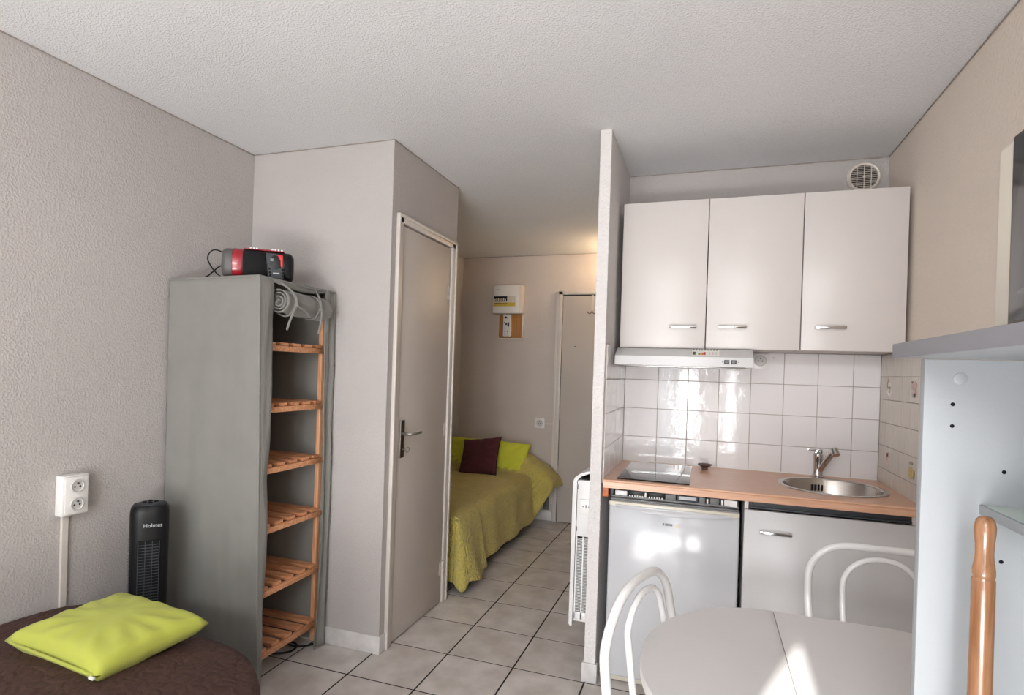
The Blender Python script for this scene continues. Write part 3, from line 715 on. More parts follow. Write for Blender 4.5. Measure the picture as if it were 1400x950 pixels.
# near side (faces the camera), far side, back, top
b = BM(); panel(b, (WX0, -.600, .02), (WX1, WB0, .035), (WX1, WT0, WZ), (WX0, -.612, WZ), 40, 60, (0, -1, 0), .014, 2.3)
solid(obj('side_panel', b, 'cover', wd, smooth=180), .003)
b = BM(); panel(b, (WX0, WB1, .02), (WX1 + .0, WB1, .02), (WX1, WT1, WZ), (WX0, WT1, WZ), 24, 40, (0, 1, 0), .004, 5.1)
solid(obj('side_panel', b, 'cover', wd, smooth=180), .003)
b = BM(); panel(b, (WX0 + .004, -.595, .03), (WX0 + .004, WB1, .03), (WX0 + .004, WT1, WZ), (WX0 + .004, -.610, WZ), 34, 50, (1, 0, 0), .022, 7.7, 1.6)
solid(obj('back_panel', b, 'cover', wd, smooth=180), .003)
b = BM(); gridsurf(b, lambda u, v: (WX0 + u * (WX1 - WX0), (-.612 + u * (WT0 + .612)) * (1 - v) + WT1 * v, WZ + .002 - .012 * math.sin(u * PI) * math.sin(v * PI) + .004 * nz(u * 4, v * 4, 3)), 24, 24)
solid(obj('top_panel', b, 'cover', wd, smooth=180), .003)
# front strips
b = BM()
def fs1(u, v):
    y0 = WB0 + (WT0 - WB0) * v; wtop, wbot = .082, .020
    wdt = wbot + (wtop - wbot) * min(1, v * 1.15) ** .8
    z = .022 + v * (WZ - .022)
    return (WX1 + .006 * math.sin(u * PI) + .007 * nz(u * 3, v * 9, 2) * u - .012 * u * math.sin(v * 9) ** 2 * .6, y0 + u * wdt + .004 * nz(2, v * 11, 8) * u, z)
gridsurf(b, fs1, 10, 60); solid(obj('front_strip', b, 'cover', wd, smooth=180), .003)
b = BM()
def fs2(u, v):
    y1 = WB1 + (WT1 - WB1) * v; wtop, wbot = .078, .062
    wdt = wbot + (wtop - wbot) * v - .022 * math.sin(min(1, max(0, (v - .12) / .5)) * PI)
    z = .012 + v * (WZ - .012)
    return (WX1 + .010 * math.sin(u * 7 + 2 * v) * (1 - v * .6) + .009 * nz(u * 4, v * 7, 5), y1 - u * wdt - (.018 * math.exp(-((v - .02) / .05) ** 2)) * u + .005 * nz(4, v * 9, 1) * u, z)
gridsurf(b, fs2, 14, 60); solid(obj('front_strip', b, 'cover', wd, smooth=180), .003)
# valance above the opening and corded seams
b = BM(); gridsurf(b, lambda u, v: (WX1 + .004 * math.sin(u * PI * 2), WT0 + .07 + u * (WT1 - WT0 - .14), WZ - v * (.012 + .020 * math.sin(u * PI))), 20, 4)
solid(obj('front_valance', b, 'cover', wd, smooth=180), .003)
for pts in ([(WX0, -.612, WZ), (WX1, WT0, WZ)], [(WX1, WT0, WZ)] + [(WX1 + .001, WT0 + i / 10 * (WT1 - WT0), WZ - .006 * math.sin(i / 10 * PI)) for i in range(1, 10)] + [(WX1, WT1, WZ)], [(WX1, WT0, WZ), (WX1 + .002, -.62, 1.0), (WX1, WB0, .035)], [(WX1, WT1, WZ), (WX1 + .002, -.145, 1.0), (WX1, WB1, .02)]):
    b = BM(); tube(b, smoothpath(pts, 2), .0045, 8); obj('corded_seam', b, 'cover', wd)
# rolled-up front flap: a spiral extruded across the opening
b = BM(); RC = Vector((WX1 + .002, 0, 1.636)); turns = 3.4; nS = 90; RY0, RY1 = -.535, -.215
def spir(i):
    a = i / nS * turns * 2 * PI; r = .009 + .050 * i / nS
    return (RC.x + r * math.cos(a + 1.1), RC.z + r * math.sin(a + 1.1))
YN = 22
def rollpt(i, j):
    x, z = spir(i); v = j / YN; y = RY0 + v * (RY1 - RY0)
    pin = 1 - .20 * (math.exp(-((v - .14) / .06) ** 2) + math.exp(-((v - .66) / .07) ** 2)) - .25 * max(0, (v - .9) / .1) ** 2
    return (RC.x + (x - RC.x) * pin, y + .006 * nz(i * .1, 0, v), RC.z + (z - RC.z) * pin - .010 * v + .004 * nz(i * .08, v * 6, 1))
V = [[b.verts.new(rollpt(i, j)) for j in range(YN + 1)] for i in range(nS + 1)]
for i in range(nS):
    for j in range(YN): b.faces.new((V[i][j], V[i + 1][j], V[i + 1][j + 1], V[i][j + 1]))
rl = solid(obj('rolled_flap', b, 'cover', wd, smooth=180), .0045)
for y0, s in ((-.490, 1), (-.325, -1)):
    b = BM()
    ring = [(RC.x + .054 * math.cos(a), y0 + .004 * math.sin(3 * a), RC.z + .054 * math.sin(a) - .004) for a in [2 * PI * i / 24 for i in range(24)]]
    tube(b, ring, .0035, 6, closed=True)
    tube(b, smoothpath([(WX1 + .004, y0 - .030 * s, WZ - .012), (WX1 + .022, y0 - .016 * s, WZ - .026), (WX1 + .060, y0, 1.665), (WX1 + .063, y0, 1.625)], 2), .0048, 6)
    k = (WX1 + .064, y0, 1.622); lathe(b, [(.001, -.008), (.007, -.005), (.009, 0), (.007, .005), (.001, .008)], k, 10)
    tube(b, smoothpath([k, (k[0] + .006, y0 - .022 * (1 if s > 0 else .1), k[2] - .018), (k[0] + .002, y0 - (.052 if s > 0 else .012), k[2] - .085), (k[0], y0 - (.058 if s > 0 else .018), k[2] - .108)], 2), .0052, 6)
    if s > 0: tube(b, smoothpath([k, (k[0] + .008, y0 + .025, k[2] - .010), (k[0] + .004, y0 + .062, k[2] - .022), (k[0], y0 + .080, k[2] - .042)], 2), .0052, 6)
    obj('tie_cord', b, 'cover', wd)
# pine frame: uprights, six slatted shelves
PY0, PY1 = -.545, -.158
for x, y in ((-.655, PY0), (-.655, PY1), (-1.085, PY0), (-1.085, PY1)):
    obj('upright', box(BM(), x - .010, x + .012, y - .013, y + .013, .02, 1.70, .002), 'pinev', wd)
shelf_z = (1.440, 1.172, .908, .648, .375, .108)
slatme = tilemesh('slat', .225, .0245, .0075, .002, 'pine')
for z in shelf_z:
    sh = obj('shelf', box(BM(), -.652, -.632, PY0 - .005, PY1 + .010, z - .014, z + .010, .002), 'pine', wd)
    rr = obj('back_rail', box(BM(), -1.098, -1.078, PY0 - .005, PY1 + .010, z - .014, z + .012, .002), 'pine', sh)
    for k in range(5):
        y = PY0 + .030 + k * (PY1 - PY0 - .062) / 4
        o = inst('slat', slatme, (0, 0, 0), sh); o.location = Vector((-.866, y, z + .0178)) - wloc(sh)
b = BM(); tube(b, smoothpath([(-.90, -.30, .007), (-.78, -.34, .007), (-.68, -.28, .007), (-.70, -.20, .007), (-.80, -.19, .007), (-.72, -.24, .012), (-.66, -.22, .012), (-.64, -.17, .007)], 3), .0045, 8)
tag(obj('power_cable', b, 'black'), 'black cable coiled on the floor under the fabric wardrobe', 'cable')

# ------------------------------------------------------------------ portable radio on the wardrobe
RA = math.radians(38)
rd = thing('portable_radio', 'red and black portable stereo on top of the fabric wardrobe', 'radio', (-.742, -.495, WZ + .004), RA)
RLn = .128
def rsec(k=1.0):
    o = []
    for i in range(28):
        a = 2 * PI * i / 28; q = 3.0; kk = (abs(math.cos(a)) ** q + abs(math.sin(a)) ** q) ** (-1 / q)
        o.append((.066 * kk * math.cos(a) * k, .066 + .064 * kk * math.sin(a) * k))
    return o
def rbody(bm, xs):
    rings = [[bm.verts.new((x, p[0], p[1])) for p in rsec(k)] for x, k in xs]
    for A, B in zip(rings, rings[1:]):
        for i in range(28): bm.faces.new((A[i], A[(i + 1) % 28], B[(i + 1) % 28], B[i]))
    bm.faces.new(rings[0]); bm.faces.new(rings[-1]); return bm
obj('body', rbody(BM(), [(-.098, .98), (-.06, 1), (.06, 1), (.122, .98), (.134, .90), (.142, .72)]), 'black', rd, local=True)
obj('red_band', rbody(BM(), [(-.100, 1.012), (-.094, 1.03), (-.066, 1.03), (-.060, 1.005)]), 'red', rd, local=True)
obj('end_cap', rbody(BM(), [(-.142, .80), (-.136, .92), (-.125, .985), (-.101, 1.0)]), 'capgrey', rd, local=True)
FYr = -.0662
b = BM(); prism(b, [(-.058, .010), (-.058, .098), (-.046, .118), (.000, .118), (.028, .104), (.036, .06), (.034, .012)], 'y', FYr - .004, FYr + .01, .003); obj('speaker_grille', b, 'blackmat', rd, local=True)
b = BM(); prism(b, [(.040, .008), (.044, .062), (.036, .102), (.030, .116), (.100, .112), (.108, .070), (.104, .008)], 'y', FYr - .005, FYr + .01, .003); pn = obj('control_panel', b, 'darkgrey', rd, local=True)
b = BM(); prism(b, [(.046 + .0, .060), (.050, .092), (.062, .106), (.090, .104), (.098, .08), (.094, .056), (.072, .046)], 'y', FYr - .008, FYr - .004, .001); obj('display', b, 'black', pn, local=True)
b = BM(); box(b, .050, .062, FYr - .009, FYr - .008, .080, .092); obj('display_digit', b, 'midgrey', pn, local=True)
b = BM(); prism(b, [(.076, .108), (.100, .110), (.101, .058), (.093, .058), (.092, .086), (.084, .100)], 'y', FYr - .010, FYr - .004, .001); obj('red_trim', b, 'redbright', pn, local=True)
for i, (x, z) in enumerate(((.047, .042), (.049, .028), (.051, .016), (.100, .042), (.101, .028), (.1, .016))):
    obj('button', box(BM(), x - .003, x + .004, FYr - .009, FYr - .004, z, z + .008, .001), 'blackmat', pn, local=True)
text('maker_print', 'muse', .010, 'silvertext', pn, (.074, FYr - .0055, .030), (PI / 2, 0, 0)) if False else obj('maker_print', box(BM(), .062, .088, FYr - .0056, FYr - .005, .027, .032), 'silvertext', pn, local=True)
b = BM(); prism(b, [(.112, .016), (.114, .100), (.122, .110), (.132, .095), (.134, .03), (.128, .014)], 'y', -.060, -.030, .003); obj('speaker_grille', b, 'blackmat', rd, local=True)
b = BM(); box(b, -.058, .104, -.040, .02, .1285, .1345, .003); tp = obj('red_top', b, 'red', rd, local=True)
for x in (-.035, -.022, -.010, .052, .064, .077, .09): obj('top_button', box(BM(), x, x + .008, -.045, -.028, .132, .138, .001), 'plastic', tp, local=True)
b = BM(); tube(b, smoothpath([(-.130, .02, .10), (-.16, .035, .125), (-.195, .05, .130), (-.215, .045, .09), (-.19, .03, .045), (-.165, .015, .018), (-.15, 0, .007)], 3), .0028, 8)
tube(b, smoothpath([(-.140, .01, .062), (-.165, .03, .052), (-.19, .05, .03), (-.225, .09, .008), (-.30, .16, .006), (-.36, .20, .006)], 3), .0028, 8)
b2 = obj('power_cord', b, 'blackmat', rd, local=True)

# ------------------------------------------------------------------ kitchen: wall cabinets, hood, vent
labs = ('white wall cabinet above the hood, leftmost of three', 'white wall cabinet in the middle of three', 'white wall cabinet nearest the beige right wall, under the vent')
CXs = (.735, 1.1285, 1.5245, 1.922)
CZ0, CZ1, CYF = 1.503, 2.196, .270
hx = ((.966, 1.087), (1.180, 1.302), (1.577, 1.698))
def bar_handle(parent, x0, x1, z, y, r=.005):
    b = BM(); box(b, x0, x1, y - .030, y - .022, z - .006, z + .006, .0025)
    for x in (x0 + .006, x1 - .006): box(b, x - .005, x + .005, y - .024, y, z - .005, z + .005, .001)
    return obj('handle', b, 'chrome', parent)
for i in range(3):
    a, c = CXs[i], CXs[i + 1]
    w = thing('wall_cabinet', labs[i], 'cabinet', ((a + c) / 2, .46, CZ0), group='kitchen wall cabinets')
    obj('body', box(BM(), a + .002, c - .002, CYF + .020, YK - .001 - TH * (0), CZ0 + .004, CZ1 - .004, .001), 'cabedge', w) if False else obj('body', box(BM(), a + .0015, c - .0015, CYF + .0205, YK - .0095, CZ0 + .003, CZ1 - .003, .001), 'cabedge', w)
    dr = obj('door', box(BM(), a + .002, c - .002, CYF, CYF + .019, CZ0, CZ1, .0018), 'cab', w)
    bar_handle(dr, hx[i][0], hx[i][1], 1.602, CYF)

hd = thing('range_hood', 'slim white range hood under the wall cabinets above the hob', 'range hood', (1.03, .4, 1.42))
HX0, HX1 = .731, 1.331
b = BM(); prism(b, [(.160, 1.419), (.160, 1.461), (.236, 1.4995), (.600, 1.4995), (.600, 1.419)], 'x', HX0, HX1, .003); hb = obj('hood_body', b, 'hood', hd)
obj('filter_grille', box(BM(), HX0 + .03, HX1 - .03, .2, .58, 1.414, 1.4188, .001), 'steel', hd)
for x in (1.221, 1.250):
    s = obj('switch_frame', box(BM(), x - .011, x + .011, .1575, .160, 1.432, 1.450, .001), 'darkgrey', hd); obj('rocker', box(BM(), x - .007, x + .007, .155, .1575, 1.436, 1.447, .001), 'midgrey', s)
for x in (1.203, 1.268): obj('switch_mark', box(BM(), x - .002, x + .002, .1592, .160, 1.439, 1.443), 'greytext', hd)
# energy sticker on the sloping front
def slope(x0, x1, s0, s1, h):   # s: 0..1 along the slope from front to back
    bm = BM(); P = lambda x, s, k: (x, .160 + .076 * s - .45 * k, 1.461 + .0385 * s + .89 * k)
    A = [bm.verts.new(P(x, s, .0002)) for x, s in ((x0, s0), (x1, s0), (x1, s1), (x0, s1))]; B = [bm.verts.new(P(x, s, h)) for x, s in ((x0, s0), (x1, s0), (x1, s1), (x0, s1))]
    bm.faces.new(A); bm.faces.new(B)
    for i in range(4): bm.faces.new((A[i], A[(i + 1) % 4], B[(i + 1) % 4], B[i]))
    return bm
st = obj('energy_sticker', slope(1.073, 1.190, .20, .95, .0008), 'cream', hd)
for i in range(9): obj('sticker_print', slope(1.076 + i * .0125, 1.0835 + i * .0125, .80, .93, .0012), 'black', st)
obj('sticker_print', slope(1.076, 1.089, .25, .62, .0012), 'darkgrey', st)
for i, m in enumerate(('green', 'yellow', 'orange', 'redbright')): obj('sticker_print', slope(1.100 + i * .008, 1.108 + i * .008, .25, .42 + .06 * i, .0012), m, st)
for i in range(3): obj('sticker_print', slope(1.145 + i * .014, 1.152 + i * .014, .3, .6, .0012), 'plastic2', st)

vt = thing('air_vent', 'round white slatted air vent on the wall above the cabinets', 'vent', (1.830, YK, 2.362))
vc = (1.830, 0, 2.364); VR = .0725
b = BM(); lathe(b, [(VR, YK), (VR, YK - .010), (VR - .006, YK - .016), (VR - .014, YK - .014), (VR - .014, YK)], vc, 40, 'y'); obj('rim', b, 'plastic2', vt)
b = BM(); lathe(b, [(.0005, YK - .0012), (VR - .013, YK - .0012), (VR - .013, YK - .0004)], vc, 32, 'y'); obj('duct', b, 'dark', vt)  # flat dark disc painting the shade behind the slats
for i in range(-6, 7):
    z = vc[2] + i * .0088; hw = math.sqrt(max(0, (VR - .013) ** 2 - (i * .0088) ** 2))
    b = BM(); prism(b, [(YK - .012, z - .0040), (YK - .009, z - .0032), (YK - .003, z + .0022), (YK - .006, z + .0022)], 'x', vc[0] - hw, vc[0] + hw); obj('slat', b, 'plastic2', vt)
for x in (-.030, 0, .030):
    hh = math.sqrt((VR - .013) ** 2 - x * x); obj('vertical_bar', box(BM(), vc[0] + x - .0016, vc[0] + x + .0016, YK - .0145, YK - .011, vc[2] - hh, vc[2] + hh), 'plastic2', vt)
b = BM(); lathe(b, [(.0005, YK - .018), (.005, YK - .017), (.006, YK - .0135)], vc, 14, 'y'); obj('screw_cap', b, 'plastic', vt)

ks = thing('kitchen_socket', 'white socket on the backsplash beside the range hood', 'socket', (1.398, YK - TH, 1.462))
obj('socket_plate', box(BM(), 1.362, 1.436, YK - TH - .010, YK - TH, 1.420, 1.500, .003), 'plastic', ks)
socket_face(ks, 1.396, 1.464, YK - TH - .0105, .028)
b = BM(); lathe(b, [(.0005, YK - TH - .016), (.006, YK - TH - .014), (.007, YK - TH - .008), (.004, YK - TH)], (1.459, 0, 1.477), 12, 'y')
tag(obj('wall_peg', b, 'plastic'), 'tiny white peg on the backsplash tiles right of the kitchen socket', 'peg')

# ------------------------------------------------------------------ kitchen: worktop, hob, sink, tap
SCx, SCy, SR = 1.676, .330, .2175
wt = thing('worktop', 'beech laminate kitchen worktop with round sink cut-out', 'worktop', (1.32, .33, .87))
b = BM(); n = 48
x0, x1, y0, y1 = PX1 + TH + .001, XR - TH - .001, .018, YK - TH - .001
def toedge(a):
    dx, dy = math.cos(a), math.sin(a); ts = []
    if dx > 1e-9: ts.append((x1 - SCx) / dx)
    if dx < -1e-9: ts.append((x0 - SCx) / dx)
    if dy > 1e-9: ts.append((y1 - SCy) / dy)
    if dy < -1e-9: ts.append((y0 - SCy) / dy)
    t = min(ts); return (SCx + dx * t, SCy + dy * t)
angs = sorted([2 * PI * i / n for i in range(n)] + [math.atan2(y - SCy, x - SCx) % (2 * PI) for x in (x0, x1) for y in (y0, y1)])
zt, zb = ZC, ZC - .036
L = {}
for z in (zt, zb):
    L[z, 'i'] = [b.verts.new((SCx + .205 * math.cos(a), SCy + .205 * math.sin(a), z)) for a in angs]
    L[z, 'o'] = [b.verts.new((*toedge(a), z)) for a in angs]
m_ = len(angs)
for k in range(m_):
    j = (k + 1) % m_
    b.faces.new((L[zt, 'i'][k], L[zt, 'o'][k], L[zt, 'o'][j], L[zt, 'i'][j])); b.faces.new((L[zb, 'i'][k], L[zb, 'i'][j], L[zb, 'o'][j], L[zb, 'o'][k]))
    b.faces.new((L[zt, 'i'][k], L[zt, 'i'][j], L[zb, 'i'][j], L[zb, 'i'][k])); b.faces.new((L[zt, 'o'][k], L[zb, 'o'][k], L[zb, 'o'][j], L[zt, 'o'][j]))
obj('worktop_board', b, 'beech', wt, smooth=20)
b = BM(); tube(b, [(x0, y0 + .001, ZC - .005), (x1, y0 + .001, ZC - .005)], .0052, 10); obj('front_nosing', b, 'beech', wt)
b = BM(); box(b, x0, x1, y1 - .004, y1 + .0005, ZC, ZC + .004); obj('rear_seal', b, 'cream', wt)

hob = thing('glass_hob', 'black glass two-zone hob set in the worktop', 'hob', (.927, .32, ZC))
obj('glass_plate', box(BM(), .775, 1.083, .062, .585, ZC + .0005, ZC + .0055, .001), 'glass', hob)
obj('plate_edge', box(BM(), .774, 1.084, .0605, .0625, ZC + .0005, ZC + .0050), 'blackmat', hob)

sk = thing('round_sink', 'round stainless steel sink in the worktop', 'sink', (SCx, SCy, ZC))
b = BM(); lathe(b, [(SR, ZC + .0006), (SR - .002, ZC + .004), (SR - .012, ZC + .0048), (.196, ZC + .003), (.192, ZC - .003), (.188, ZC - .14), (.180, ZC - .158), (.160, ZC - .167), (.040, ZC - .172), (.036, ZC - .176), (.001, ZC - .176)], (SCx, SCy, 0), 64, caps=False); obj('bowl', b, 'sinksteel', sk)
b = BM()
for i in range(4):
    a = math.radians(97 + i * 4.2 - 6); x, y = SCx + .1865 * math.cos(a), SCy + .1865 * math.sin(a)
    box(b, x - .0030, x + .0030, y - .003, y + .0015, ZC - .052, ZC - .024)
obj('overflow_slot', b, 'blackmat', sk)
b = BM(); lathe(b, [(.030, ZC - .172), (.030, ZC - .168), (.012, ZC - .166), (.001, ZC - .166)], (SCx, SCy, 0), 24); obj('drain', b, 'steel', sk)

TX, TY = 1.663, .585
tp = thing('mixer_tap', 'chrome mixer tap behind the round sink', 'tap', (TX, TY, ZC))
b = BM(); lathe(b, [(.029, ZC), (.029, ZC + .006), (.023, ZC + .012), (.021, ZC + .03), (.0205, ZC + .085), (.023, ZC + .092), (.0225, ZC + .112), (.012, ZC + .122), (.001, ZC + .124)], (TX, TY, 0), 28); obj('tap_body', b, 'chrome', tp)
b = BM(); tube(b, [(TX + .006, TY - .004, ZC + .030), (TX + .022, TY - .035, ZC + .075), (TX + .042, TY - .085, ZC + .128), (TX + .048, TY - .100, ZC + .140)], [.0135, .0145, .0150, .0145], 14); obj('spout', b, 'chrome', tp)
b = BM(); cyl(b, (TX + .047, TY - .098, ZC + .150), (TX + .054, TY - .116, ZC + .124), .0172, n=16); obj('aerator', b, 'chrome', tp)
b = BM(); prism(b, [(-.017, 0), (-.005, .018), (.012, .022), (.018, .010), (.016, -.008), (0, -.012)], 'y', -.010, .010, .003); bmesh.ops.translate(b, verts=b.verts, vec=(TX, TY, ZC + .118))
box(b, TX - .052, TX - .006, TY - .007, TY + .007, ZC + .128, ZC + .135, .002); obj('lever', b, 'chrome', tp)

b = BM(); lathe(b, [(.001, ZC + .001), (.014, ZC + .001), (.015, ZC + .012), (.020, ZC + .016), (.033, ZC + .023), (.035, ZC + .028), (.030, ZC + .028), (.020, ZC + .022), (.001, ZC + .021)], (1.145, .535, 0), 28)
tag(obj('sink_plug', b, 'stopper'), 'small dark brown rubber plug standing on the worktop by the hob', 'plug')

# ------------------------------------------------------------------ kitchen: fridge and base cabinet
fg = thing('fridge', 'white under-counter fridge with curved handle strip below the hob', 'fridge', (1.018, .33, 0))
FX0_, FX1_ = .748, 1.288
obj('fridge_body', box(BM(), FX0_ + .002, FX1_ - .002, .088, .60, .02, .815, .006), 'fridge', fg)
dr = obj('fridge_door', box(BM(), FX0_, FX1_, .030, .084, .040, .816, .010, 3), 'fridge', fg)
b = BM()
pts = [(FX0_ + .002 + i / 20 * (FX1_ - FX0_ - .004), .796 - .022 * math.sin(i / 20 * PI)) for i in range(21)]
prism(b, [(FX0_ + .002, .814)] + pts + [(FX1_ - .002, .814)], 'y', .016, .0305, .003); hs = obj('handle_strip', b, 'fridgetrim', dr)
b = BM(); prism(b, [(FX0_ + .03, .802)] + [(FX0_ + .03 + i / 20 * (FX1_ - FX0_ - .06), .792 - .018 * math.sin(i / 20 * PI)) for i in range(21)] + [(FX1_ - .03, .802)], 'y', .011, .0165, .003); obj('grip', b, 'fridge', hs)
obj('door_gasket', box(BM(), FX0_ + .004, FX1_ - .004, .034, .09, .8165, .8245, .002), 'midgrey', fg)
obj('kick_plate', box(BM(), FX0_ + .01, FX1_ - .01, .07, .09, .004, .038, .002), 'fridgetrim', fg)
b = BM()
for (x, w_) in ((.985, .008), (.996, .014), (1.013, .006), (1.022, .004)): box(b, x - .006, x + w_ - .006, .0285, .0302, .728, .738)
obj('maker_print', b, 'greytext', dr)
b = BM(); prism(b, rrect(1.026, 1.050, .722, .737, .006), 'y', .0290, .0302); lg = obj('maker_badge', b, 'fridgetrim', dr)
obj('badge_print', box(BM(), 1.031, 1.044, .0284, .0290, .726, .728), 'greytext', lg)
# open top of the fridge below the worktop: dark tray with ribs, brackets and white clips
ft = obj('top_tray', box(BM(), FX0_ + .004, FX1_ - .004, .055, .59, .826, .834), 'midgrey', fg)
obj('tray_back', box(BM(), FX0_ + .004, FX1_ - .004, .090, .11, .834, .864), 'darkgrey', fg)
for (xa, xb) in ((.828, .896), (.912, .984)):
    hb = obj('hinge_block', box(BM(), xa, xb, .060, .088, .836, .862, .003), 'black', ft)
    for k in range(6): obj('rib', box(BM(), xa + .004 + k * .0108, xa + .009 + k * .0108, .052, .060, .834, .840), 'plastic', hb)
for (xa, xb, m) in ((.770, .822, 'plastic'), (.898, .906, 'plastic'), (.986, 1.030, 'midgrey'), (1.034, 1.122, 'darkgrey'), (1.126, 1.15, 'midgrey'), (1.155, 1.163, 'plastic'), (1.170, 1.206, 'midgrey'), (1.214, 1.222, 'plastic')):
    obj('clip', box(BM(), xa, xb, .050, .080, .835, .860 if m != 'plastic' else .856, .002), m, ft)
b = BM(); prism(b, [(1.226, .048), (1.276, .036), (1.276, .060), (1.226, .085)], 'z', .834, .860, .001); obj('end_bracket', b, 'plastic', ft)
obj('tray_panel', box(BM(), 1.042, 1.114, .0485, .0500, .842, .856, .0005), 'silvertext', ft)
obj('end_bracket', box(BM(), FX0_ + .002, FX0_ + .016, .036, .08, .834, .862, .002), 'darkgrey', ft)
b = BM(); box(b, PX1 + .006, .742, .026, .10, .828, .8685, .001); tag(obj('wood_batten', b, 'batten'), 'short orange wooden batten under the left end of the worktop', 'batten')

bc = thing('base_cabinet', 'white kitchen base cabinet with one wide door under the sink', 'cabinet', (1.62, .34, 0))
b = BM(); box(b, 1.306, 1.321, .055, .60, .09, .868, .001); box(b, 1.902, 1.917, .055, .60, .09, .868, .001); box(b, 1.321, 1.902, .055, .60, .09, .105); box(b, 1.321, 1.902, .585, .60, .105, .70); obj('carcass', b, 'white', bc)
bd = obj('door', box(BM(), 1.304, 1.914, .031, .050, .095, .832, .0018), 'cab2', bc)
bar_handle(bd, 1.362, 1.482, .750, .031)
b = BM(); box(b, 1.321, 1.902, .060, .075, .836, .868, .001); box(b, 1.3215, 1.9015, .052, .064, .8345, .842, .001); obj('front_rail', b, 'darkgrey', bc)
b = BM()
for x in (1.334, 1.892): lathe(b, [(.0005, .0575), (.0045, .0585), (.005, .060)], (x, 0, .853), 10, 'y')
obj('rail_screw', b, 'bronze', bc)
obj('plinth', box(BM(), 1.306, 1.917, .085, .10, .002, .089, .001), 'white', bc)

# ------------------------------------------------------------------ table
TZ = .73
tb = thing('dining_table', 'white oval extending table with a centre seam', 'table', (1.45, -1.145, 0))
ex, ey, rx, ry = 1.333, -1.145, .320, .370
left = [(ex - .0008, ey + ry)] + [(ex + rx * math.cos(a), ey + ry * math.sin(a)) for a in [PI / 2 + PI * i / 40 for i in range(1, 40)]] + [(ex - .0008, ey - ry)]
RX = 1.60
right = [(ex + .0008, ey - ry)] + [(RX + .26 * math.cos(a), ey + ry * math.sin(a)) for a in [-PI / 2 + PI * i / 40 for i in range(0, 41)]] + [(ex + .0008, ey + ry)]
b = BM(); prism(b, left, 'z', TZ - .024, TZ, .0012); tl = obj('table_leaf', b, 'tabletop', tb, smooth=30)
b = BM(); prism(b, right, 'z', TZ - .024, TZ, .0012); obj('table_leaf', b, 'tabletop', tb, smooth=30)
b = BM(); box(b, 1.13, 1.74, -1.41, -1.39, TZ - .075, TZ - .0245); box(b, 1.13, 1.74, -.90, -.88, TZ - .075, TZ - .0245); box(b, 1.13, 1.15, -1.39, -.90, TZ - .075, TZ - .0245); box(b, 1.72, 1.74, -1.39, -.90, TZ - .075, TZ - .0245); obj('apron', b, 'whitemetal', tb)
for x in (1.105, 1.755):
    for y in (-1.42, -.87):
        b = BM(); tube(b, [(x, y, .001), (x, y, TZ - .025)], .019, 14); obj('leg', b, 'whitemetal', tb)

# ------------------------------------------------------------------ bistro chairs
def chair(label, loc, rz, rad):
    o = thing('bistro_chair', label, 'chair', loc, rz, 'white tubular chairs at the table')
    def hoop(hw0, hw1, yb, yt, zb, zk, zt, rad, foot):
        p = []
        if foot: p += [(-hw0 - .03, yb + .05, .002), (-hw0, yb, .44)]
        else: p += [(-hw0, yb, zb)]
        p += [(-hw1 * .99, yb + (yt - yb) * .55, (zb + zk) / 2 + .05)]
        p += [(-hw1, yt - .006, zk)]
        p += [(x, yt, z) for x, z in [(-hw1 + rad - rad * math.cos(a), zt - rad + rad * math.sin(a)) for a in [PI / 2 * i / 6 for i in range(1, 7)]]]
        q = [(-x, y, z) for x, y, z in p[::-1]]
        return smoothpath(p + q, 2)
    b = BM(); tube(b, hoop(.165, .200, .165, .200, .45, .74 - (rad - .12) * .8, .865, rad, True), .0115, 12); obj('back_hoop', b, 'whitemetal', o, local=True)
    b = BM(); tube(b, hoop(.085, .106, .150, .188, .455, .735, .835, .098, False), .0085, 12); obj('inner_hoop', b, 'whitemetal', o, local=True)
    b = BM(); lathe(b, [(.001, .452), (.17, .452), (.188, .458), (.193, .466), (.188, .475), (.17, .482), (.08, .488), (.001, .489)], n=40); obj('seat', b, 'white', o, local=True)
    b = BM(); tube(b, [(.180 * math.cos(a), .180 * math.sin(a), .442) for a in [2 * PI * i / 36 for i in range(36)]], .010, 10, closed=True); obj('seat_ring', b, 'whitemetal', o, local=True)
    for s in (-1, 1):
        b = BM(); tube(b, smoothpath([(s * .125, -.13, .44), (s * .145, -.155, .22), (s * .17, -.185, .002)], 2), .0115, 12); obj('leg', b, 'whitemetal', o, local=True)
    b = BM(); tube(b, [(.155 * math.cos(a), .155 * math.sin(a) + .005, .20) for a in [2 * PI * i / 36 for i in range(36)]], .007, 8, closed=True); obj('stretcher_ring', b, 'whitemetal', o, local=True)
    return o
chair('white tubular bistro chair at the rounded left end of the table', (1.190, -1.104, 0), math.radians(72), .165)
chair('white tubular bistro chair behind the table in front of the base cabinet', (1.660, -.700, 0), 0, .115)

# ------------------------------------------------------------------ white shelving unit with microwave at the right
UY = -1.54; UXF = 1.4365
un = thing('shelving_unit', 'tall white shelving unit with a grey-edged top board along the right wall', 'shelf unit', (1.69, -2.05, 0))
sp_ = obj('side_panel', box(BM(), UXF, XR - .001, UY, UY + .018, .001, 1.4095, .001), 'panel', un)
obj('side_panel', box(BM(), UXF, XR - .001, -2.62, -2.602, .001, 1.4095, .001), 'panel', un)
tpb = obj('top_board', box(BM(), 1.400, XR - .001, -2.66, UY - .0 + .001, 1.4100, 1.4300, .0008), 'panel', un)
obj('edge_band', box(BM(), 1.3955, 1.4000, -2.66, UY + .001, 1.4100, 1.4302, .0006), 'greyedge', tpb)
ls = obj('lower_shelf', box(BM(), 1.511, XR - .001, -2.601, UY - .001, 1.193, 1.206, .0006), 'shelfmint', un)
obj('edge_band', box(BM(), 1.5065, 1.511, -2.601, UY - .001, 1.193, 1.2062, .0005), 'panel', ls)
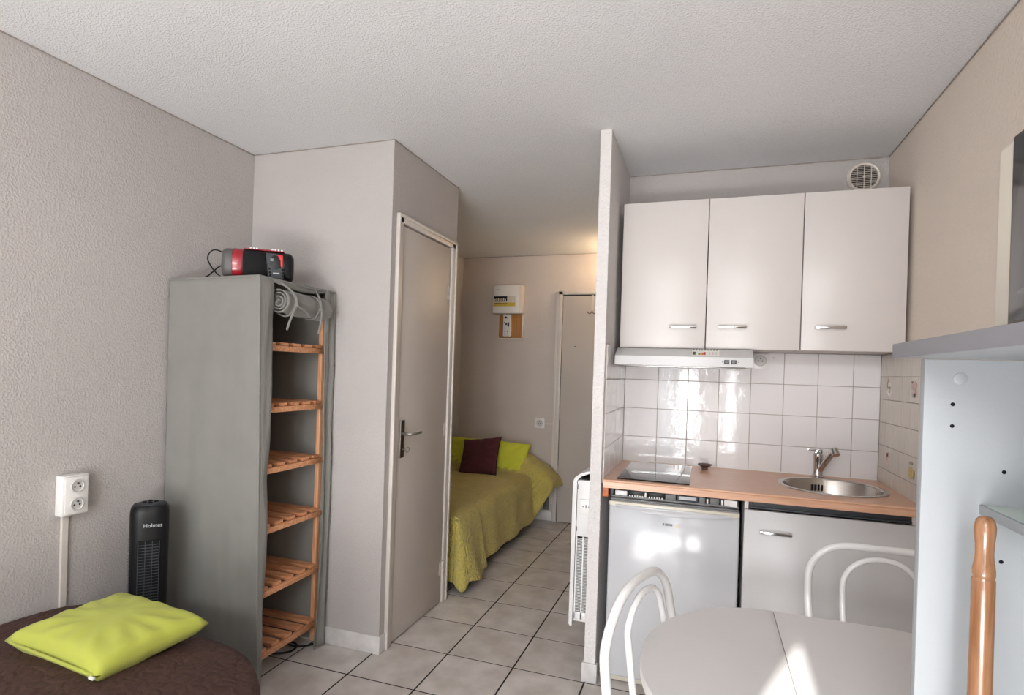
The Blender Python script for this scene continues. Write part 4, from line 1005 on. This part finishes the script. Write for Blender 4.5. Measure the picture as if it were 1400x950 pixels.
obj('lower_shelf', box(BM(), 1.50, XR - .001, -2.601, UY - .001, .60, .615, .0006), 'panel', un)
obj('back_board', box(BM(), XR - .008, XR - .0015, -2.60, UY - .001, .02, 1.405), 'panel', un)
b = BM(); lathe(b, [(.0085, UY), (.0085, UY - .0012), (.006, UY - .0020), (.0005, UY - .0022)], (1.4797, 0, 1.3825), 24, 'y'); obj('screw_cap', b, 'panel', sp_)
for (x, z) in ((1.4716, 1.3455), (1.4716, 1.3145), (1.534, 1.2540), (1.534, 1.1290), (1.4716, .9), (1.4716, .868)): obj('peg_hole', lathe(BM(), [(.0028, UY - .0004), (.0026, UY - .0007), (.0003, UY - .0007)], (x, 0, z), 10, 'y'), 'blackmat', sp_)

mw = thing('microwave_oven', 'ivory microwave with dark glass door on the top board', 'microwave', (1.66, -1.86, 1.4302))
MX, MY1, MY0, MZ0, MZ1 = 1.481, -1.627, -2.085, 1.447, 1.675
obj('casing', box(BM(), MX + .020, 1.85, MY0 + .003, MY1 - .003, MZ0, MZ1 - .002, .006), 'mwave', mw)
df = obj('door_frame', box(BM(), MX, MX + .020, MY0, MY1, MZ0 - .004, MZ1, .008, 3), 'mwave', mw)
obj('door_glass', box(BM(), MX - .0025, MX + .002, MY0 + .11, MY1 - .046, MZ0 + .004, MZ1 - .003, .001), 'smoke', df)
obj('glass_border', box(BM(), MX - .0018, MX + .002, MY0 + .106, MY1 - .0435, MZ0 + .001, MZ1 - .001, .0005), 'bronze', df)
cpn = obj('control_panel', box(BM(), MX - .002, MX + .002, MY0 + .01, MY0 + .10, MZ0 + .01, MZ1 - .01, .001), 'plastic', mw)
for z in (1.50, 1.58):
    b = BM(); lathe(b, [(.0005, MX - .018), (.018, MX - .017), (.021, MX - .002)], (0, MY0 + .055, z), 20, 'x'); obj('knob', b, 'plastic2', cpn)
for x in (1.52, 1.82):
    for y in (MY0 + .04, MY1 - .04):
        b = BM(); cyl(b, (x, y, 1.4305), (x, y, 1.449), .013, n=12); obj('foot', b, 'black', mw)

PXp, PYp = 1.4700, -1.655
po = thing('wooden_pole', 'varnished wooden pole with a turned rounded grip in front of the shelving unit', 'pole', (PXp, PYp, 0))
b = BM(); lathe(b, [(.0005, 1.2125), (.006, 1.2115), (.0098, 1.207), (.0113, 1.199), (.0112, 1.192), (.0100, 1.178), (.0096, 1.166), (.0104, 1.156), (.0118, 1.147), (.0121, 1.141), (.0116, 1.1375), (.0112, 1.1365)], (PXp, PYp, 0), 28); obj('grip', b, 'pole', po, smooth=60)
b = BM(); lathe(b, [(.0105, 1.1385), (.0112, 1.1355), (.0121, 1.1335), (.0123, 1.12), (.0127, .95), (.0132, .6), (.0135, .03), (.012, .012), (.001, .002)], (PXp, PYp, 0), 28); obj('shaft', b, 'pole', po, smooth=60)

# ------------------------------------------------------------------ unseen curtains behind the camera, their gap shaped to cast the table's sun patch
def curtain(label, edge0, edge1, yo=.06):
    """edge0/edge1: list of (z, x) giving the left and right edges from top to bottom"""
    def at(e, z):
        for (z1, x1), (z2, x2) in zip(e, e[1:]):
            if z <= z1 and z >= z2: return x1 + (x2 - x1) * (z1 - z) / (z1 - z2)
        return e[-1][1]
    b = BM()
    def f(u, v):
        z = 2.42 - v * 2.39; a, c = at(edge0, z), at(edge1, z); x = a + (c - a) * u
        return (x, YB + yo + .018 * math.sin(u * 2 * PI * 6), z)
    gridsurf(b, f, 96, 120)
    o = obj('curtain', b, 'curtain', smooth=180); tag(o, label, 'curtain', 'curtains behind the camera'); solid(o, .003); return o
GX = .722
curtain('pale curtain at the left of the window behind the camera', [(2.5, .36), (0, .36)], [(2.5, .602), (2.19, .602), (2.088, .563), (1.9, .52), (0, .50)])
curtain('pale curtain at the right of the window behind the camera', [(2.5, .604), (2.19, .604), (2.088, .652), (1.9, .70), (0, .72)], [(2.5, 1.40), (0, 1.40)], .062)
curtain('narrow pale curtain end at the right of the window behind the camera', [(2.5, 1.401), (2.2, 1.41), (0, 1.44)], [(2.5, 1.80), (0, 1.80)])
